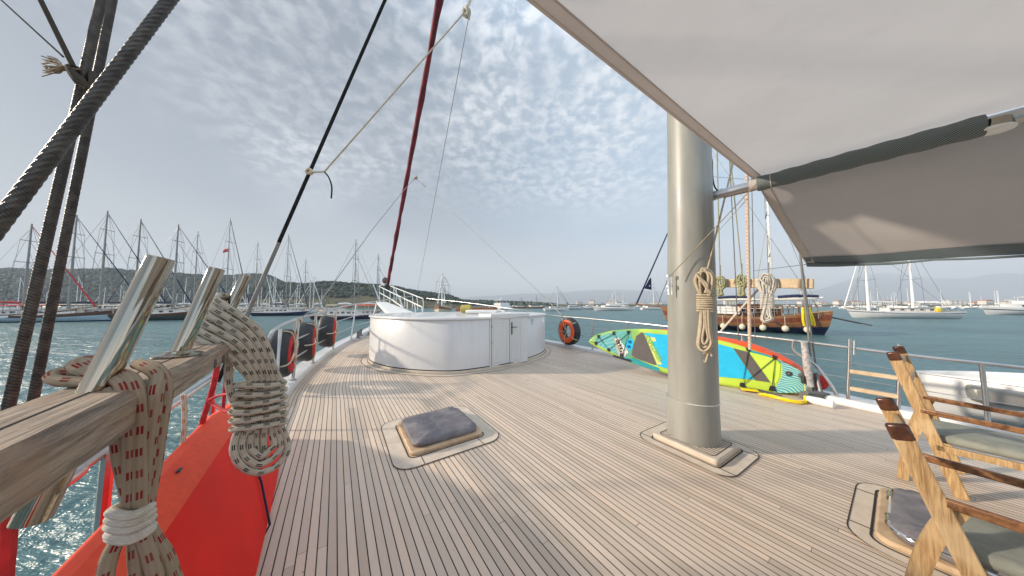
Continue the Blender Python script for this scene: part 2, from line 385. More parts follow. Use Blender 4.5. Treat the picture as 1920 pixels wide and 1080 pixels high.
M['awning_shaded'] = canvas('taupe_awning_canvas_shaded', (.46, .415, .385), .18)  # darker copy of the same canvas: the starboard half's shade is in its colour
M['hem'] = canvas('awning_hem', (.74, .67, .62), .40)
M['valance'] = canvas('grey_blue_valance', (.15, .185, .20), .15)
# hatch cover: crinkled tarpaulin
t = MT('grey_tarpaulin'); o = t.coord('Object'); n1 = t.noise(o, 5, 3, .5, 1.6); n2 = t.noise(o, 2.5, 3)
t.bs(color=t.mix(t.step(n1, .35, .7), (.135, .125, .14), (.20, .19, .195)), rough=.6, spec=.3); t.bump(t.math('ADD', n1, n2), .6, .02); M['tarp'] = t.m
# knitted sleeve on the boom
t = MT('black_mesh_sleeve'); uvn = t.n('ShaderNodeUVMap'); s_ = t.n('ShaderNodeSeparateXYZ'); t.L.new(uvn.outputs[0], s_.inputs[0])
k1 = t.math('SINE', t.math('MULTIPLY', s_.outputs[0], 700.0)); k2 = t.math('SINE', t.math('ADD', t.math('MULTIPLY', s_.outputs[1], 190.0), t.math('MULTIPLY', t.math('ABSOLUTE', k1), 1.5)))
h = t.math('MULTIPLY', k1, k2); t.bs(color=t.mix(t.step(h, -.1, .4), (.045, .058, .058), (.30, .34, .33)), rough=.7); t.bump(h, .5, .002); M['sleeve'] = t.m
# water
t = MT('harbour_water'); o = t.coord('Object')
sx = t.coord('Object', (.35, 1, 1), (0, 0, R(12)))
w1 = t.noise(sx, 1.6, 5, .62, .8); w2 = t.noise(t.coord('Object', (.5, 1, 1), (0, 0, R(-25))), 5.5, 4, .6, .5); w3 = t.noise(t.coord('Object', (.45, 1, 1), (0, 0, R(6))), .55, 4, .6, .6)
hh = t.math('ADD', t.math('MULTIPLY', w1, 1.0), t.math('ADD', t.math('MULTIPLY', w2, .38), t.math('MULTIPLY', w3, 2.4)))
cw = t.mix(t.step(t.noise(o, .05, 3), .3, .7), (.062, .128, .134), (.080, .165, .178))
t.bs(color=cw, rough=.36, ior=1.33, spec=.5); t.bump(hh, .85, .30); M['water'] = t.m
# ================================================================ SETTING
WZ = -1.7
n = 90; mb = MB(); ext = 12000
mb.add([(-ext, -ext, WZ), (ext, -ext, WZ), (ext, ext, WZ), (-ext, ext, WZ)], [(0, 1, 2, 3)])
tag(mb.build('water', M['water'], smooth=False), kind='structure')
# ---- deck, laid in (s, t): s along the port edge, t across
hd = R(-34.5); e0 = Vector((math.sin(hd), math.cos(hd), 0)); pe0 = Vector((-3.82, 4.51, 0))
pe = [pe0 - e0*(9-1.0*i) for i in range(9)] + [pe0] + [Vector(p) for p in ((-4.61, 5.93, 0), (-5.61, 8.07, 0), (-6.45, 10.32, 0), (-7.08, 12.89, 0), (-7.3, 14.6, 0), (-7.0, 16.3, 0))]
PE = cr(pe, 8)
h2 = R(-30.5); e2 = Vector((math.sin(h2), math.cos(h2), 0)); se0 = Vector((5.11, 3.64, 0))
se = [se0 - e2*(10-2*i) for i in range(5)] + [Vector(p) for p in ((5.11, 3.64, 0), (4.75, 4.32, 0), (2.57, 7.96, 0), (1.44, 9.74, 0), (-.7, 12.5, 0), (-3.4, 14.7, 0), (-6.9, 16.35, 0))]
SE = cr(se, 8)
def nrm2(C, i):
    t_ = C[min(i+1, len(C)-1)]-C[max(i-1, 0)]; t_.normalize(); return Vector((t_.y, -t_.x, 0))
def hit(p, d, C):
    best = None
    for a, b in zip(C, C[1:]):
        ab = b-a; det = d.x*(-ab.y)+ab.x*d.y
        if abs(det) < 1e-9: continue
        q = a-p; t_ = (q.x*(-ab.y)+ab.x*q.y)/det; u_ = (d.x*q.y-d.y*q.x)/det
        if t_ > 0 and -1e-6 <= u_ <= 1+1e-6 and (best is None or t_ < best): best = t_
    return best
mb = MB(); rows = []; s_acc = 0; K = 24
for i, p in enumerate(PE):
    if i: s_acc += (p-PE[i-1]).length
    nn = nrm2(PE, i); tm = hit(p, nn, SE)
    if tm is None: continue
    rows.append((s_acc, p, nn, tm))
vs = []; uvv = []
for s_, p, nn, tm in rows:
    for k in range(K+1): q = p + nn*(tm*k/K); vs.append(q); uvv.append((s_, tm*k/K))
fs = []; us = []
for i in range(len(rows)-1):
    for k in range(K):
        f = (i*(K+1)+k, i*(K+1)+k+1, (i+1)*(K+1)+k+1, (i+1)*(K+1)+k); fs.append(f); us.append([uvv[j] for j in f])
mb.add(vs, fs, 0, us); tag(mb.build('deck', M['deck'], smooth=False), kind='structure')
# ---- bulwark cap and hull side round both edges of the deck
def edge_strip(C, side, name, bow_rise):
    mb = MB(); rings = []
    for i, p in enumerate(C):
        nn = nrm2(C, i)*side                      # outward
        k = max(0, (p.y-9)/7.5); h = .09 + bow_rise*k*k
        prof = [(-.012, -.05), (-.012, h-.03), (.01, h), (.30, h+.005), (.345, h-.03), (.345, -.06), (.30, -.12), (.27, -1.2), (.05, -2.0)]
        rings.append([p + nn*a + UP*b for a, b in prof])
    mb.loft(rings, closed=False, caps=False); return mb
mb = edge_strip(PE, -1, 'p', .62); m2 = edge_strip(SE, 1, 's', .62)
mb.v += []; o_ = len(mb.v); mb.v += m2.v; mb.f += [[q+o_ for q in f] for f in m2.f]; mb.m += m2.m; mb.uv += m2.uv
hull_own = mb.build('hull', M['white'], ang=50); tag(hull_own, kind='structure')
# ---- far shores
def shore(name, pts, Y, depth, mat, seed, base=WZ-.3, rough=1.0, sub=10, rows_=14, kind='structure'):
    """pts: (x px, ridge y px); the ridge stands at Y+depth, the foot at Y"""
    C = cr([Vector((x, y, 0)) for x, y in pts], sub); mb = MB(); vs = []; m = len(C)
    for j in range(rows_+1):
        f = j/rows_
        for i, c_ in enumerate(C):
            Yd = Y + depth*f; top = P(c_.x, c_.y, Y+depth); foot = P(c_.x, HY, Y); x = foot.x*(1-f)+top.x*f
            hgt = base + (top.z-base)*math.sin(f*math.pi/2)**.9
            nz = noise.fractal(Vector((x*.006*400/max(Y, 1)+seed, Yd*.01, j*.2)), .8, 2.1, 4)
            hgt += nz*rough*(f*(1.15-f))*(top.z-base)*.35
            if j == rows_: hgt = top.z + nz*rough*.6
            vs.append((x, Yd, hgt))
    # back side
    for i, c_ in enumerate(C):
        top = P(c_.x, c_.y, Y+depth); vs.append((top.x*1.15, Y+depth*1.8, base))
    fs = [(j*m+i, j*m+i+1, (j+1)*m+i+1, (j+1)*m+i) for j in range(rows_+1) for i in range(m-1)]
    mb.add(vs, fs); o = mb.build(name, mat, ang=80); tag(o, kind=kind); return o, vs, m
def hillmat(name, a, b, c, sc):
    t = MT(name); o = t.coord('Object'); n1 = t.noise(o, sc, 6, .65, .3); n2 = t.noise(o, sc*6, 5, .7)
    col = t.mix(t.step(n1, .35, .65), a, b); col = t.mix(t.step(n2, .5, .62), col, c); t.bs(color=col, rough=.95, spec=.1); t.bump(n2, .6, 2.0); return t.m
M['hill_far'] = hillmat('wooded_hill', (.026, .048, .042), (.036, .058, .048), (.018, .034, .030), .012)
M['hill_near'] = hillmat('scrub_hill', (.085, .085, .055), (.13, .115, .075), (.035, .045, .03), .02)
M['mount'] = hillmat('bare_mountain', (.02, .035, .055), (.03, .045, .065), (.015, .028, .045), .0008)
hL, hv, hm = shore('wooded_hill', [(-330, 512), (-150, 513), (0, 509), (90, 511), (180, 507), (240, 511), (300, 513), (350, 517), (390, 521), (430, 520), (480, 518), (505, 521), (530, 532), (580, 550), (640, 567)], 330, 130, M['hill_far'], 1.3)
h2o, h2v, h2m = shore('scrub_hill', [(380, 562), (430, 552), (470, 540), (500, 534), (540, 533), (575, 535), (605, 531), (640, 533), (680, 536), (715, 538), (740, 541), (780, 548), (810, 551), (840, 556), (862, 563), (880, 569)], 215, 70, M['hill_near'], 5.1)
h3o, h3v, h3m = shore('wooded_point', [(840, 566), (870, 565), (890, 566), (905, 565.5), (940, 567), (985, 568), (1040, 571)], 420, 40, M['hill_far'], 8.2, rows_=6)
shore('mountains', [(1180, 567), (1300, 560), (1420, 556), (1500, 551), (1545, 541), (1590, 527), (1640, 515), (1690, 514), (1740, 520), (1800, 524), (1840, 519), (1880, 514), (1930, 515), (2000, 521), (2150, 531), (2300, 552)], 4300, 1500, M['mount'], 3.3, rough=.7)
shore('mountain_range', [(700, 569), (800, 564), (870, 558), (930, 554), (980, 551), (1040, 550), (1090, 546), (1140, 544), (1190, 545), (1240, 547), (1300, 551), (1400, 555), (1500, 560), (1650, 566)], 6200, 1500, M['mount'], 9.7, rough=.5)
mb = MB(); rings = []
for x in range(1040, 2200, 40):
    Yb = 430-.12*(x-1040); a = P(x, HY, Yb); rings.append([(a.x, a.y, WZ-.4), (a.x*1.01, a.y*1.012, -.4), (a.x*1.25, a.y*1.25, 1.5), (a.x*2.4, a.y*2.4, 3)])
mb.loft(rings, closed=False, caps=False); tag(mb.build('far_shore_land', M['hill_near'], ang=60), kind='structure')
# ---- woods on the hills (one mass of crowns)
def blob(mb, c, r, squash=.75):
    vs = []; n = 7
    for i, (ph, rr) in enumerate(((.35, .62), (1.0, 1.0), (1.7, .95))):
        for k in range(n):
            th = 2*math.pi*(k+.5*i)/n + random.random()*.3; q = r*rr*random.uniform(.75, 1.2)
            vs.append(Vector(c)+Vector((math.cos(th)*q, math.sin(th)*q, math.cos(ph)*r*squash*1.2)))
    vs.append(Vector(c)+UP*r*squash*1.25)
    fs = [(i*n+k, i*n+(k+1) % n, (i+1)*n+(k+1) % n, (i+1)*n+k) for i in range(2) for k in range(n)] + [(21, (k+1) % n, k) for k in range(n)]
    mb.add(vs, fs, random.choice((0, 0, 1, 2)))
M['crown_a'] = simple('pine_foliage', (.028, .048, .036), .9, 0, .3, .3)
M['crown_b'] = simple('olive_foliage', (.045, .064, .044), .9, 0, .3, .3)
M['crown_c'] = simple('dark_foliage', (.018, .032, .022), .9, 0, .3, .3)
def woods(name, vs, m, cnt, r0, r1, fmin=.15, rows_=14):
    mb = MB()
    for _ in range(cnt):
        j = random.uniform(fmin, 1)**.8*rows_; i = random.uniform(0, m-2); a = int(j); b = int(i)
        if a >= rows_: a = rows_-1
        p = [Vector(vs[(a+dj)*m+b+di]) for dj, di in ((0, 0), (0, 1), (1, 0), (1, 1))]; u, v = i-b, min(1, j-a)
        q = (p[0]*(1-u)+p[1]*u)*(1-v)+(p[2]*(1-u)+p[3]*u)*v
        blob(mb, q + UP*.5, random.uniform(r0, r1))
    o = mb.build(name, [M['crown_a'], M['crown_b'], M['crown_c']], smooth=True, ang=60, recalc=False); tag(o, kind='stuff', label='dense woodland covering the hillside beyond the marina', cat='woodland'); return o
woods('woodland', hv, hm, 8500, 1.4, 3.6, fmin=.0)
w2 = woods('hillside_scrub', h2v, h2m, 2600, .7, 2.2); w2['label'] = 'dark scrub dotted over the dry brown hill'; w2['category'] = 'scrub'
w3 = woods('shore_trees', h3v, h3m, 700, 1.2, 3.4, rows_=6); w3['label'] = 'low belt of trees on the distant point'; w3['category'] = 'trees'
# ================================================================ OTHER BOATS
def hull(L_, B_, f0, fb, fs, cols, bands, rake=.9, tran=.72, tr_over=.5, ns=18, full=.75):
    """hull along +x (bow), z = 0 on the water; cols: materials of keel band, side, upper band, bulwark"""
    mb = MB(); zs = bands; rings = []
    for i in range(ns+1):
        u = i/ns; xx = (u-.5)*L_
        b = B_/2*(tran + (1-tran)*math.sin(min(1, u/.45)*math.pi/2)) if u < .45 else B_/2*max(.012, 1-((u-.45)/.55)**(2.2*full+.9))
        sh = f0 + (fb-f0)*max(0, (u-.35)/.65)**2 + (fs-f0)*max(0, (.4-u)/.4)**1.6
        ring = []
        half = []
        for k, z in enumerate(zs):
            zz_ = z*sh if z > 0 else z
            wz = .55+.45*min(1, max(0, (z+.25)/.75)) if z < .5 else 1.0
            xo = rake*(u**5)*(z*1.0) - tr_over*((1-u)**6)*z
            half.append((xx+xo*1.0, b*wz*(1 if z > -.2 else .5), zz_))
        ring = [(x, -y, z) for x, y, z in reversed(half)] + [(x, y, z) for x, y, z in half]
        rings.append(ring)
    nb = len(zs); rm = []
    for k in range(nb-1): rm.append(cols[nb-2-k])
    rm.append(cols[0])
    for k in range(nb-1): rm.append(cols[k])
    rm.append(9)
    deckm = max(cols)+1
    rm[-1] = deckm
    mb.loft(rings, caps=True, rowmi=rm)
    return mb, rings
def spar(a, b, r0, r1, n=6):
    mb = MB(); mb.tube([a, b], [r0, r1], n); return mb
def place(o, pos, heading):      # heading: angle of the bow, clockwise from +Y
    o.location = pos; o.rotation_euler = (0, 0, math.pi/2-heading)
def build_boat(name, label, cat, pos, heading, L_, B_, f0=1.2, fb=2.2, fs=1.6, mats=('white', 'white', 'white', 'white'), bands=(-.4, .12, .62, .88, 1.0), masts=((0.1, 16),), spr=2, cabin=True, bowsprit=3.5, awn=None, group=None, mastmat='mastgrey', furl='navy_cloth', flag=None, boom=True, cabinmat='white_flat', rigr=.02, windows=True, awnmat='white_flat', mastr=.16):
    e = thing(name, label, cat, group=group)
    mm = [M[k] for k in mats]
    def add(mb, nm, mat, par=None, **k):
        o = mb.build(nm, mat, **k); o.parent = par or e; return o
    hb, rings = hull(L_, B_, f0, fb, fs, (0, 1, 2, 3), bands); add(hb, 'hull', mm+[M['ochre']], ang=40)
    if cabin:
        c = MB(); x0, x1 = -.28*L_, .17*L_
        c.prism([(x0, -B_*.30, f0), (x1, -B_*.27, f0), (x1+.6, 0, f0), (x1, B_*.27, f0), (x0, B_*.30, f0)], (0, 0, .95)); cb_ = add(c, 'cabin', M[cabinmat], bevel=.04)
        c = MB(); c.prism([(x0-.15, -B_*.34, f0+.952), (x1+.1, -B_*.30, f0+.952), (x1+.8, 0, f0+.952), (x1+.1, B_*.30, f0+.952), (x0-.15, B_*.34, f0+.952)], (0, 0, .07)); add(c, 'cabin_roof', M['dirty_white'])
        if windows:
            for sd in (-1, 1):
                for q in range(5):
                    xx = x0+.8+q*(x1-x0-1.4)/4; wb = MB(); yy = sd*(B_*.30-(B_*.03)*(xx-x0)/(x1-x0)); wb.box((xx, yy+sd*.003, f0+.55), (.62, .03, .34)); add(wb, 'window', M['glass'], smooth=False)
    r = MB(); top = None
    bowx = L_/2+bowsprit*.9; sheer = fb+.25
    if bowsprit: add(spar((L_/2-1.2, 0, fb-.12), (L_/2+bowsprit, 0, fb+.55), .13, .07, 8), 'bowsprit', M['hullwood'])
    for i, (mx, mh) in enumerate(masts):
        X = mx*L_; z0 = f0+.2
        mo = add(spar((X, 0, z0), (X-.012*mh, 0, mh), mastr, mastr*.55, 8), 'mast', M[mastmat])
        for k in range(spr):
            zz_ = mh*((.34, .60, .82)[k] if spr == 3 else .48+.27*k); w_ = B_*(.42-.08*k); sb_ = MB(); sb_.tube([(X, -w_, zz_), (X, w_, zz_)], .06, 5); so_ = sb_.build('spreader', M['mastgrey']); so_.parent = mo
            r.tube([(X, -w_, zz_), (X, -B_*.46, f0+.2)], rigr, 3); r.tube([(X, w_, zz_), (X, B_*.46, f0+.2)], rigr, 3)
            r.tube([(X, -w_, zz_), (X, 0, mh*(.62 if k == 0 and spr > 1 else .96))], rigr, 3); r.tube([(X, w_, zz_), (X, 0, mh*(.62 if k == 0 and spr > 1 else .96))], rigr, 3)
        r.tube([(X-.012*mh, 0, mh*.97), (-L_/2+.3, 0, fs+.3)], rigr, 3)
        r.tube([(X, 0, mh*.7), (X+L_*.12, B_*.4, f0+.3)], rigr, 3); r.tube([(X, 0, mh*.7), (X+L_*.12, -B_*.4, f0+.3)], rigr, 3)
        if i == 0:
            add(MB().tube([(X-.012*mh, 0, mh*.985), (L_/2+bowsprit*.93, 0, fb+.6)], [.035, .13], 6), 'furled_jib', M[furl])
            r.tube([(X, 0, mh*.8), (L_/2+bowsprit*.3, 0, fb+.3)], rigr*1.6, 4)
        else:
            r.tube([(X, 0, mh*.98), (masts[0][0]*L_, 0, masts[0][1]*.8)], rigr, 3)
        if boom:
            bl = L_*.27; add(spar((X-.2, 0, f0+2.1), (X-bl, 0, f0+2.2), .11, .09, 6), 'boom', M[mastmat])
            sb2 = MB(); sb2.tube(cr([(X-.5, 0, f0+2.3), (X-bl*.5, 0, f0+2.42), (X-bl+.3, 0, f0+2.32)], 5), .17, 7); add(sb2, 'furled_sail', M[furl])
    add(r, 'rigging', M['wire'])
    rl = MB()
    for sd in (-1, 1):
        pts = []
        for i in range(2, len(rings)-1): q = rings[i][-1 if sd > 0 else 0]; pts.append((q[0], q[1]*.97, q[2]+.55))
        rl.tube(pts, .025, 4)
        for p in pts[::1]: rl.tube([p, (p[0], p[1], p[2]-.6)], .02, 3)
    add(rl, 'guard_rail', M['rail'])
    if awn:
        x0, x1, h_ = awn; a = MB(); nseg = 6
        rg = [[(x0*L_+(x1-x0)*L_*k/nseg, y*B_*.42, h_+.16*(1-y*y)) for y in (-1, -.5, 0, .5, 1)] for k in range(nseg+1)]
        a.loft(rg, closed=False, caps=False); oo = add(a, 'sun_awning', M[awnmat]); sm = oo.modifiers.new('s', 'SOLIDIFY'); sm.thickness = .04
        for k in range(0, nseg+1, 2):
            for y in (-1, 1): po = MB(); po.tube([(x0*L_+(x1-x0)*L_*k/nseg, y*B_*.41, h_), (x0*L_+(x1-x0)*L_*k/nseg, y*B_*.43, f0)], .025, 4); add(po, 'awning_pole', M['rail'])
    if flag:
        fx, fz, fw = flag; f = MB(); vs = []; nn = 6
        for i in range(nn+1):
            vs += [(fx-fw*i/nn, .06*math.sin(i*1.3), fz-.35*fw*i/nn*.9), (fx-fw*i/nn, .06*math.sin(i*1.3+.4), fz-.62*fw-.3*fw*i/nn)]
        f.add(vs, [(2*i, 2*i+1, 2*i+3, 2*i+2) for i in range(nn)]); fo = add(f, 'flag', M['flagred'], recalc=False); sm = fo.modifiers.new('s', 'SOLIDIFY'); sm.thickness = .01
        wbm = MB(); wbm.torus((fx-fw*.38, .03, fz-.45*fw), fw*.13, fw*.03, (0, 1, 0), 14, 5); wo_ = wbm.build('crescent', M['white_flat']); wo_.parent = fo
    place(e, pos, heading); return e
def at(x, y_water):      # the point of the water seen at a pixel
    return D(x, y_water, WZ)
hA = R(78)
def mooredat(x, yw, top_px, **k):
    """mh so that the mast top stands at the row top_px"""
    p = at(x, yw); return p, (P(x, top_px, p.y).z - WZ)
left = [
 ('gulet', 'white wooden sailing boat at the far left edge, single dark topped mast', 35, 604, 419, ('navy', 'teal_paint', 'white_flat', 'brown'), 'red_cloth', (-.42, -.05, 3.0)),
 ('gulet', 'sailing boat with pale blue hull, brown bulwark and red deck cushions', 118, 603, 402, ('navy', 'teal_paint', 'brown', 'brown'), 'navy_cloth', (-.45, .05, 3.0)),
 ('gulet', 'low brown wooden gulet with dark blue furled jib, left of the steel pins', 178, 601, 394, ('dark', 'brown', 'dark', 'hullwood'), 'navy_cloth', (-.4, .1, 3.1)),
 ('gulet', 'dark brown gulet whose mast carries a long backstay, behind the thickest steel pin', 246, 600, 410, ('dark', 'brown', 'brown', 'brown'), 'navy_cloth', (-.4, 0, 3.0)),
 ('gulet', 'dark green gulet with anchor at its bow and a mast with thick top', 318, 600, 420, ('dark', 'green_paint', 'brown', 'brown'), 'navy_cloth', (-.35, .1, 3.1)),
 ('sailing_yacht', 'white sailing yacht with slim pale mast between the two nearest steel pins', 362, 596, 433, ('navy', 'white_flat', 'white_flat', 'white_flat'), 'white_flat', None),
 ('sailing_yacht', 'sailing yacht flying a red flag halfway up its tall mast', 423, 595, 408, ('navy', 'white_flat', 'white_flat', 'dark'), 'navy_cloth', None),
 ('sailing_yacht', 'grey sailing yacht moored left of the navy hull, mast behind the black stay', 478, 590, 452, ('dark', 'dirty_white', 'dirty_white', 'dark'), 'white_flat', None),
 ('sailing_yacht', 'sailing yacht with dark navy hull and tall mast right of the black stay', 536, 592, 439, ('dark', 'navy', 'navy', 'white_flat'), 'navy_cloth', None),
 ('sailing_yacht', 'small white sailing yacht with slim mast beyond the navy hulled one', 571, 589, 485, ('dark', 'dirty_white', 'white_flat', 'white_flat'), 'white_flat', None),
 ('sailing_yacht', 'white sailing yacht with blue hull stripe behind the tyre fenders', 666, 600, 448, ('white_flat', 'navy', 'brown', 'white_flat'), 'white_flat', None),
 ('sailing_yacht', 'white and brown sailing boat under an orange awning beside the deckhouse', 709, 598, 476, ('white_flat', 'brown', 'white_flat', 'brown'), 'white_flat', (-.45, .1, 3.0)),
]
for nm, lb, x, yw, tp, mats, furl, awn in left:
    p, mh = mooredat(x, yw, tp); gul = nm == 'gulet'
    L_ = 17 if gul else 12.5
    o = build_boat(nm, lb, 'boat', (p.x-1.5, p.y, WZ), hA + R(random.uniform(-6, 8)), L_, 4.6 if gul else 3.4, 1.25 if gul else 1.0, 2.3 if gul else 1.5, 1.7 if gul else 1.1, mats, masts=((.09, mh),), spr=3 if gul else 2,
        bowsprit=3.8 if gul else .6, furl=furl, awn=awn, flag=(.08*L_, mh*.69, 1.4) if 'red flag' in lb else None, awnmat='orange_red' if 'orange awning' in lb else ('red_cloth' if 'red deck' in lb else 'cream'), rigr=.022, mastr=.19 if gul else .12, group='boats moored along the marina on the left')
fb_ = build_boat('motor_boat', 'cream wheelhouse boat with a red flag at its stern, behind the port rail', 'boat', tuple(at(625, 590)), R(-80), 11, 3.6, 1.1, 1.6, 1.1, ('white_flat', 'white_flat', 'hullwood', 'white_flat'), masts=(), bowsprit=0, awn=(-.3, .15, 3.0), flag=(-5.4+1.6, 3.9, 1.9), awnmat='cream')
# ---- small yachts massed in the marina behind
def small_yacht(kind):
    mh, L_, hc, fc = ((11, 9, 'white_flat', 'navy_cloth'), (13, 10.5, 'white_flat', 'white_flat'), (15, 11.5, 'navy', 'navy_cloth'), (12, 10, 'dirty_white', 'white_flat'))[kind]
    return build_boat('moored_yacht', ('short masted white yacht among the far marina berths', 'white yacht with pale furled sail among the far marina berths', 'navy hulled yacht with tall mast among the far marina berths', 'grey white yacht among the far marina berths')[kind], 'yacht', (0, 0, 0), 0, L_, 3.1, .9, 1.3, 1.0, (hc,)*4, masts=((.05, mh),), spr=1, cabin=True, windows=False, bowsprit=.3, furl=fc, mastmat='mastwhite', rigr=.018, mastr=.13, group='yachts berthed in the distant marina')
protos = [small_yacht(k) for k in range(4)]
cnt = 0
xs = [8, 30, 62, 84, 100, 140, 152, 196, 208, 222, 232, 262, 275, 285, 296, 303, 332, 340, 348, 356, 376, 388, 396, 408, 414, 432, 441, 450, 458, 466, 486, 491, 498, 502, 509, 517, 524, 530, 545, 551, 558, 563, 583, 590, 601]
for i, x in enumerate(xs):
    k = i % 4; o = protos[k] if i < 4 else copy_tree(protos[k])
    Yd = random.uniform(85, 150) if x > 430 else random.uniform(95, 170)
    q = P(x, HY, Yd); place(o, (q.x, Yd, WZ), R(random.choice((78, 258)) + random.uniform(-8, 8)))
    sc = random.uniform(.75, 1.25); o.scale = (1, 1, sc)
# ---- boats out on the water, seen between deckhouse and mast
def masts_to(x, yw, tp): return mooredat(x, yw, tp)[1]
p, mh = mooredat(830, 587, 511)
build_boat('gulet', 'ochre wooden gulet lying bow-on behind the deckhouse, two slim masts', 'boat', (p.x, p.y, WZ), R(172), 20, 6.0, 1.7, 2.9, 2.4, ('white_flat', 'cream', 'hullwood', 'hullwood'), masts=((.14, mh), (-.22, mh*.94)), spr=2, bowsprit=3.5, mastmat='mastwhite', furl='white_flat', awn=(-.4, .05, 3.9), awnmat='cream', rigr=.05, mastr=.24)
def motor_yacht(label, pos, heading, s, mat='white'):
    e = thing('motor_yacht', label, 'motor yacht')
    hb, rg = hull(16, 4.6, 1.7, 2.4, 1.3, (0, 0, 1, 0), (-.3, .15, .6, .72, 1.0)); o = hb.build('hull', [M[mat], M['glass'], M[mat]], ang=40); o.parent = e
    for nm, pts, h_, z_, mt in (('saloon', [(-6, -1.9), (2.5, -1.7), (4.6, 0), (2.5, 1.7), (-6, 1.9)], 1.25, 1.7, mat), ('saloon_windows', [(-5.4, -1.93), (2.3, -1.75), (4.0, 0), (2.3, 1.75), (-5.4, 1.93)], .5, 2.2, 'glass'), ('flybridge', [(-5.5, -1.7), (0.4, -1.5), (1.8, 0), (.4, 1.5), (-5.5, 1.7)], .8, 2.97, mat), ('hardtop', [(-4.6, -1.5), (-.8, -1.3), (-.2, 0), (-.8, 1.3), (-4.6, 1.5)], .14, 4.7, mat)):
        m_ = MB(); m_.prism([(a, b, z_) for a, b in pts], (0, 0, h_)); o = m_.build(nm, M[mt], bevel=.06); o.parent = e
    m_ = MB()
    for a, b in ((-4.2, -1.2), (-4.2, 1.2), (-1.2, -1.1), (-1.2, 1.1)): m_.tube([(a, b, 3.7), (a-.1, b, 4.72)], .06, 6)
    m_.tube([(-3, 0, 4.8), (-3.2, 0, 6.2)], .05, 5); m_.ball((-2.4, 0, 5.05), .3, 10); o = m_.build('radar_arch', M[mat]); o.parent = e
    place(e, pos, heading); e.scale = (s, s, s); return e
motor_yacht('white motor yacht seen stern-on, right of the ochre gulet', tuple(at(934, 588)), R(-28), 1.0)
mt_ = [
 ('sailing_yacht', 'white sailing yacht with dark boom cover and one tall mast, out in the bay', 1043, 583, 535, 82, 'navy_cloth', 12),
 ('sailing_yacht', 'white yacht with two pale masts near the middle of the bay', 1163, 581.5, 545, -80, 'white_flat', 13),
 ('sailing_yacht', 'ochre sailing boat on the distant moorings, tall dark mast', 1004, 578.5, 553, 85, 'cream', 14),
 ('sailing_yacht', 'distant low sailing boat right of the motor yacht, slim mast', 976, 578.3, 557, 80, 'cream', 13),
 ('sailing_yacht', 'distant sailing yacht with slim mast left of the navy pennant', 1148, 579.5, 543, 80, 'white_flat', 12),
 ('sailing_yacht', 'distant yacht with bright mast just behind the navy pennant', 1224, 581, 528, 85, 'white_flat', 14),
 ('sailing_yacht', 'distant yacht whose mast stands under the awning corner, in front of the mountain', 1646, 580, 541, 82, 'white_flat', 14),
]
for nm, lb, x, yw, tp, hd_, furl, L_ in mt_:
    p, mh = mooredat(x, yw, tp); dark = 'ochre' in lb or 'low' in lb
    build_boat(nm, lb, 'boat', (p.x, p.y, WZ), R(hd_), L_, 3.8, 1.3, 1.8, 1.3, ('hullwood',)*4 if dark else ('white_flat',)*4, masts=((.06, mh),) if x != 1163 else ((.2, mh), (-.12, mh*.9)), spr=1, bowsprit=1.0, furl=furl, mastmat='mastwhite' if not dark else 'mastgrey', rigr=.035, mastr=.2)
for x, yw, h_, s, lb in ((1078, 580.5, 80, .75, 'small white motor cruiser beyond the tall masted yacht'), (1102, 580, -85, .7, 'small white motor cruiser in the middle of the bay'), (1143, 582.5, -80, .95, 'white motor yacht left of the bowsprit of the wooden gulet'), (1916, 590.5, -84, 1.15, 'large white motor yacht cut by the right edge of the view')):
    motor_yacht(lb, tuple(at(x, yw)), R(h_), s)
# ---- tiny boats and town far along the right hand shore
def hb_(mb, x, y, z, w_, d_, h_, roof): mb.box((x, y, z+h_/2), (w_, d_, h_))
M['stucco'] = simple('pale_stucco', (.60, .57, .52), .8, 0, .15); M['tiles'] = simple('red_roof_tiles', (.36, .16, .10), .8, 0, .2)
def house(w_, d_, h_, gable):
    e = thing('town_house', 'small pale building of the town on the far right shore', 'building', group='buildings of the far shore town')
    m_ = MB(); m_.box((0, 0, h_/2), (w_, d_, h_)); o = m_.build('wall', M['stucco'], smooth=False); o.parent = e
    m_ = MB()
    if gable: m_.prism([(-w_/2-.3, -d_/2-.3, h_+.003), (w_/2+.3, -d_/2-.3, h_+.003), (0, -d_/2-.3, h_+1.6)], (0, d_+.6, 0))
    else: m_.box((0, 0, h_+.15), (w_+.5, d_+.5, .3))
    o = m_.build('roof', M['tiles'] if gable else M['dirty_white'], smooth=False); o.parent = e
    for k in range(3):
        for l in range(max(1, int(h_/3))):
            m_ = MB(); m_.box((-w_*.3+k*w_*.3, -d_/2-.01, 1.6+l*2.9), (1.1, .12, 1.2)); o = m_.build('window', M['glass'], smooth=False); o.parent = e
    return e
hs = [house(9, 8, 5.5, True), house(14, 9, 6.2, False), house(7, 7, 3.4, True), house(18, 10, 4.2, False)]
for i in range(90):
    o = hs[i % 4] if i < 4 else copy_tree(hs[i % 4]); x = random.uniform(1050, 1945)
    if i > 45: x = random.uniform(1560, 1945)
    Yd = random.uniform(360, 640) if x > 1500 else random.uniform(480, 640); q = P(x, HY, Yd)
    o.location = (q.x, q.y, random.uniform(.2, 2.2)); o.rotation_euler = (0, 0, R(random.uniform(-35, 10))); s = random.uniform(.7, 1.25); o.scale = (s, s, s)
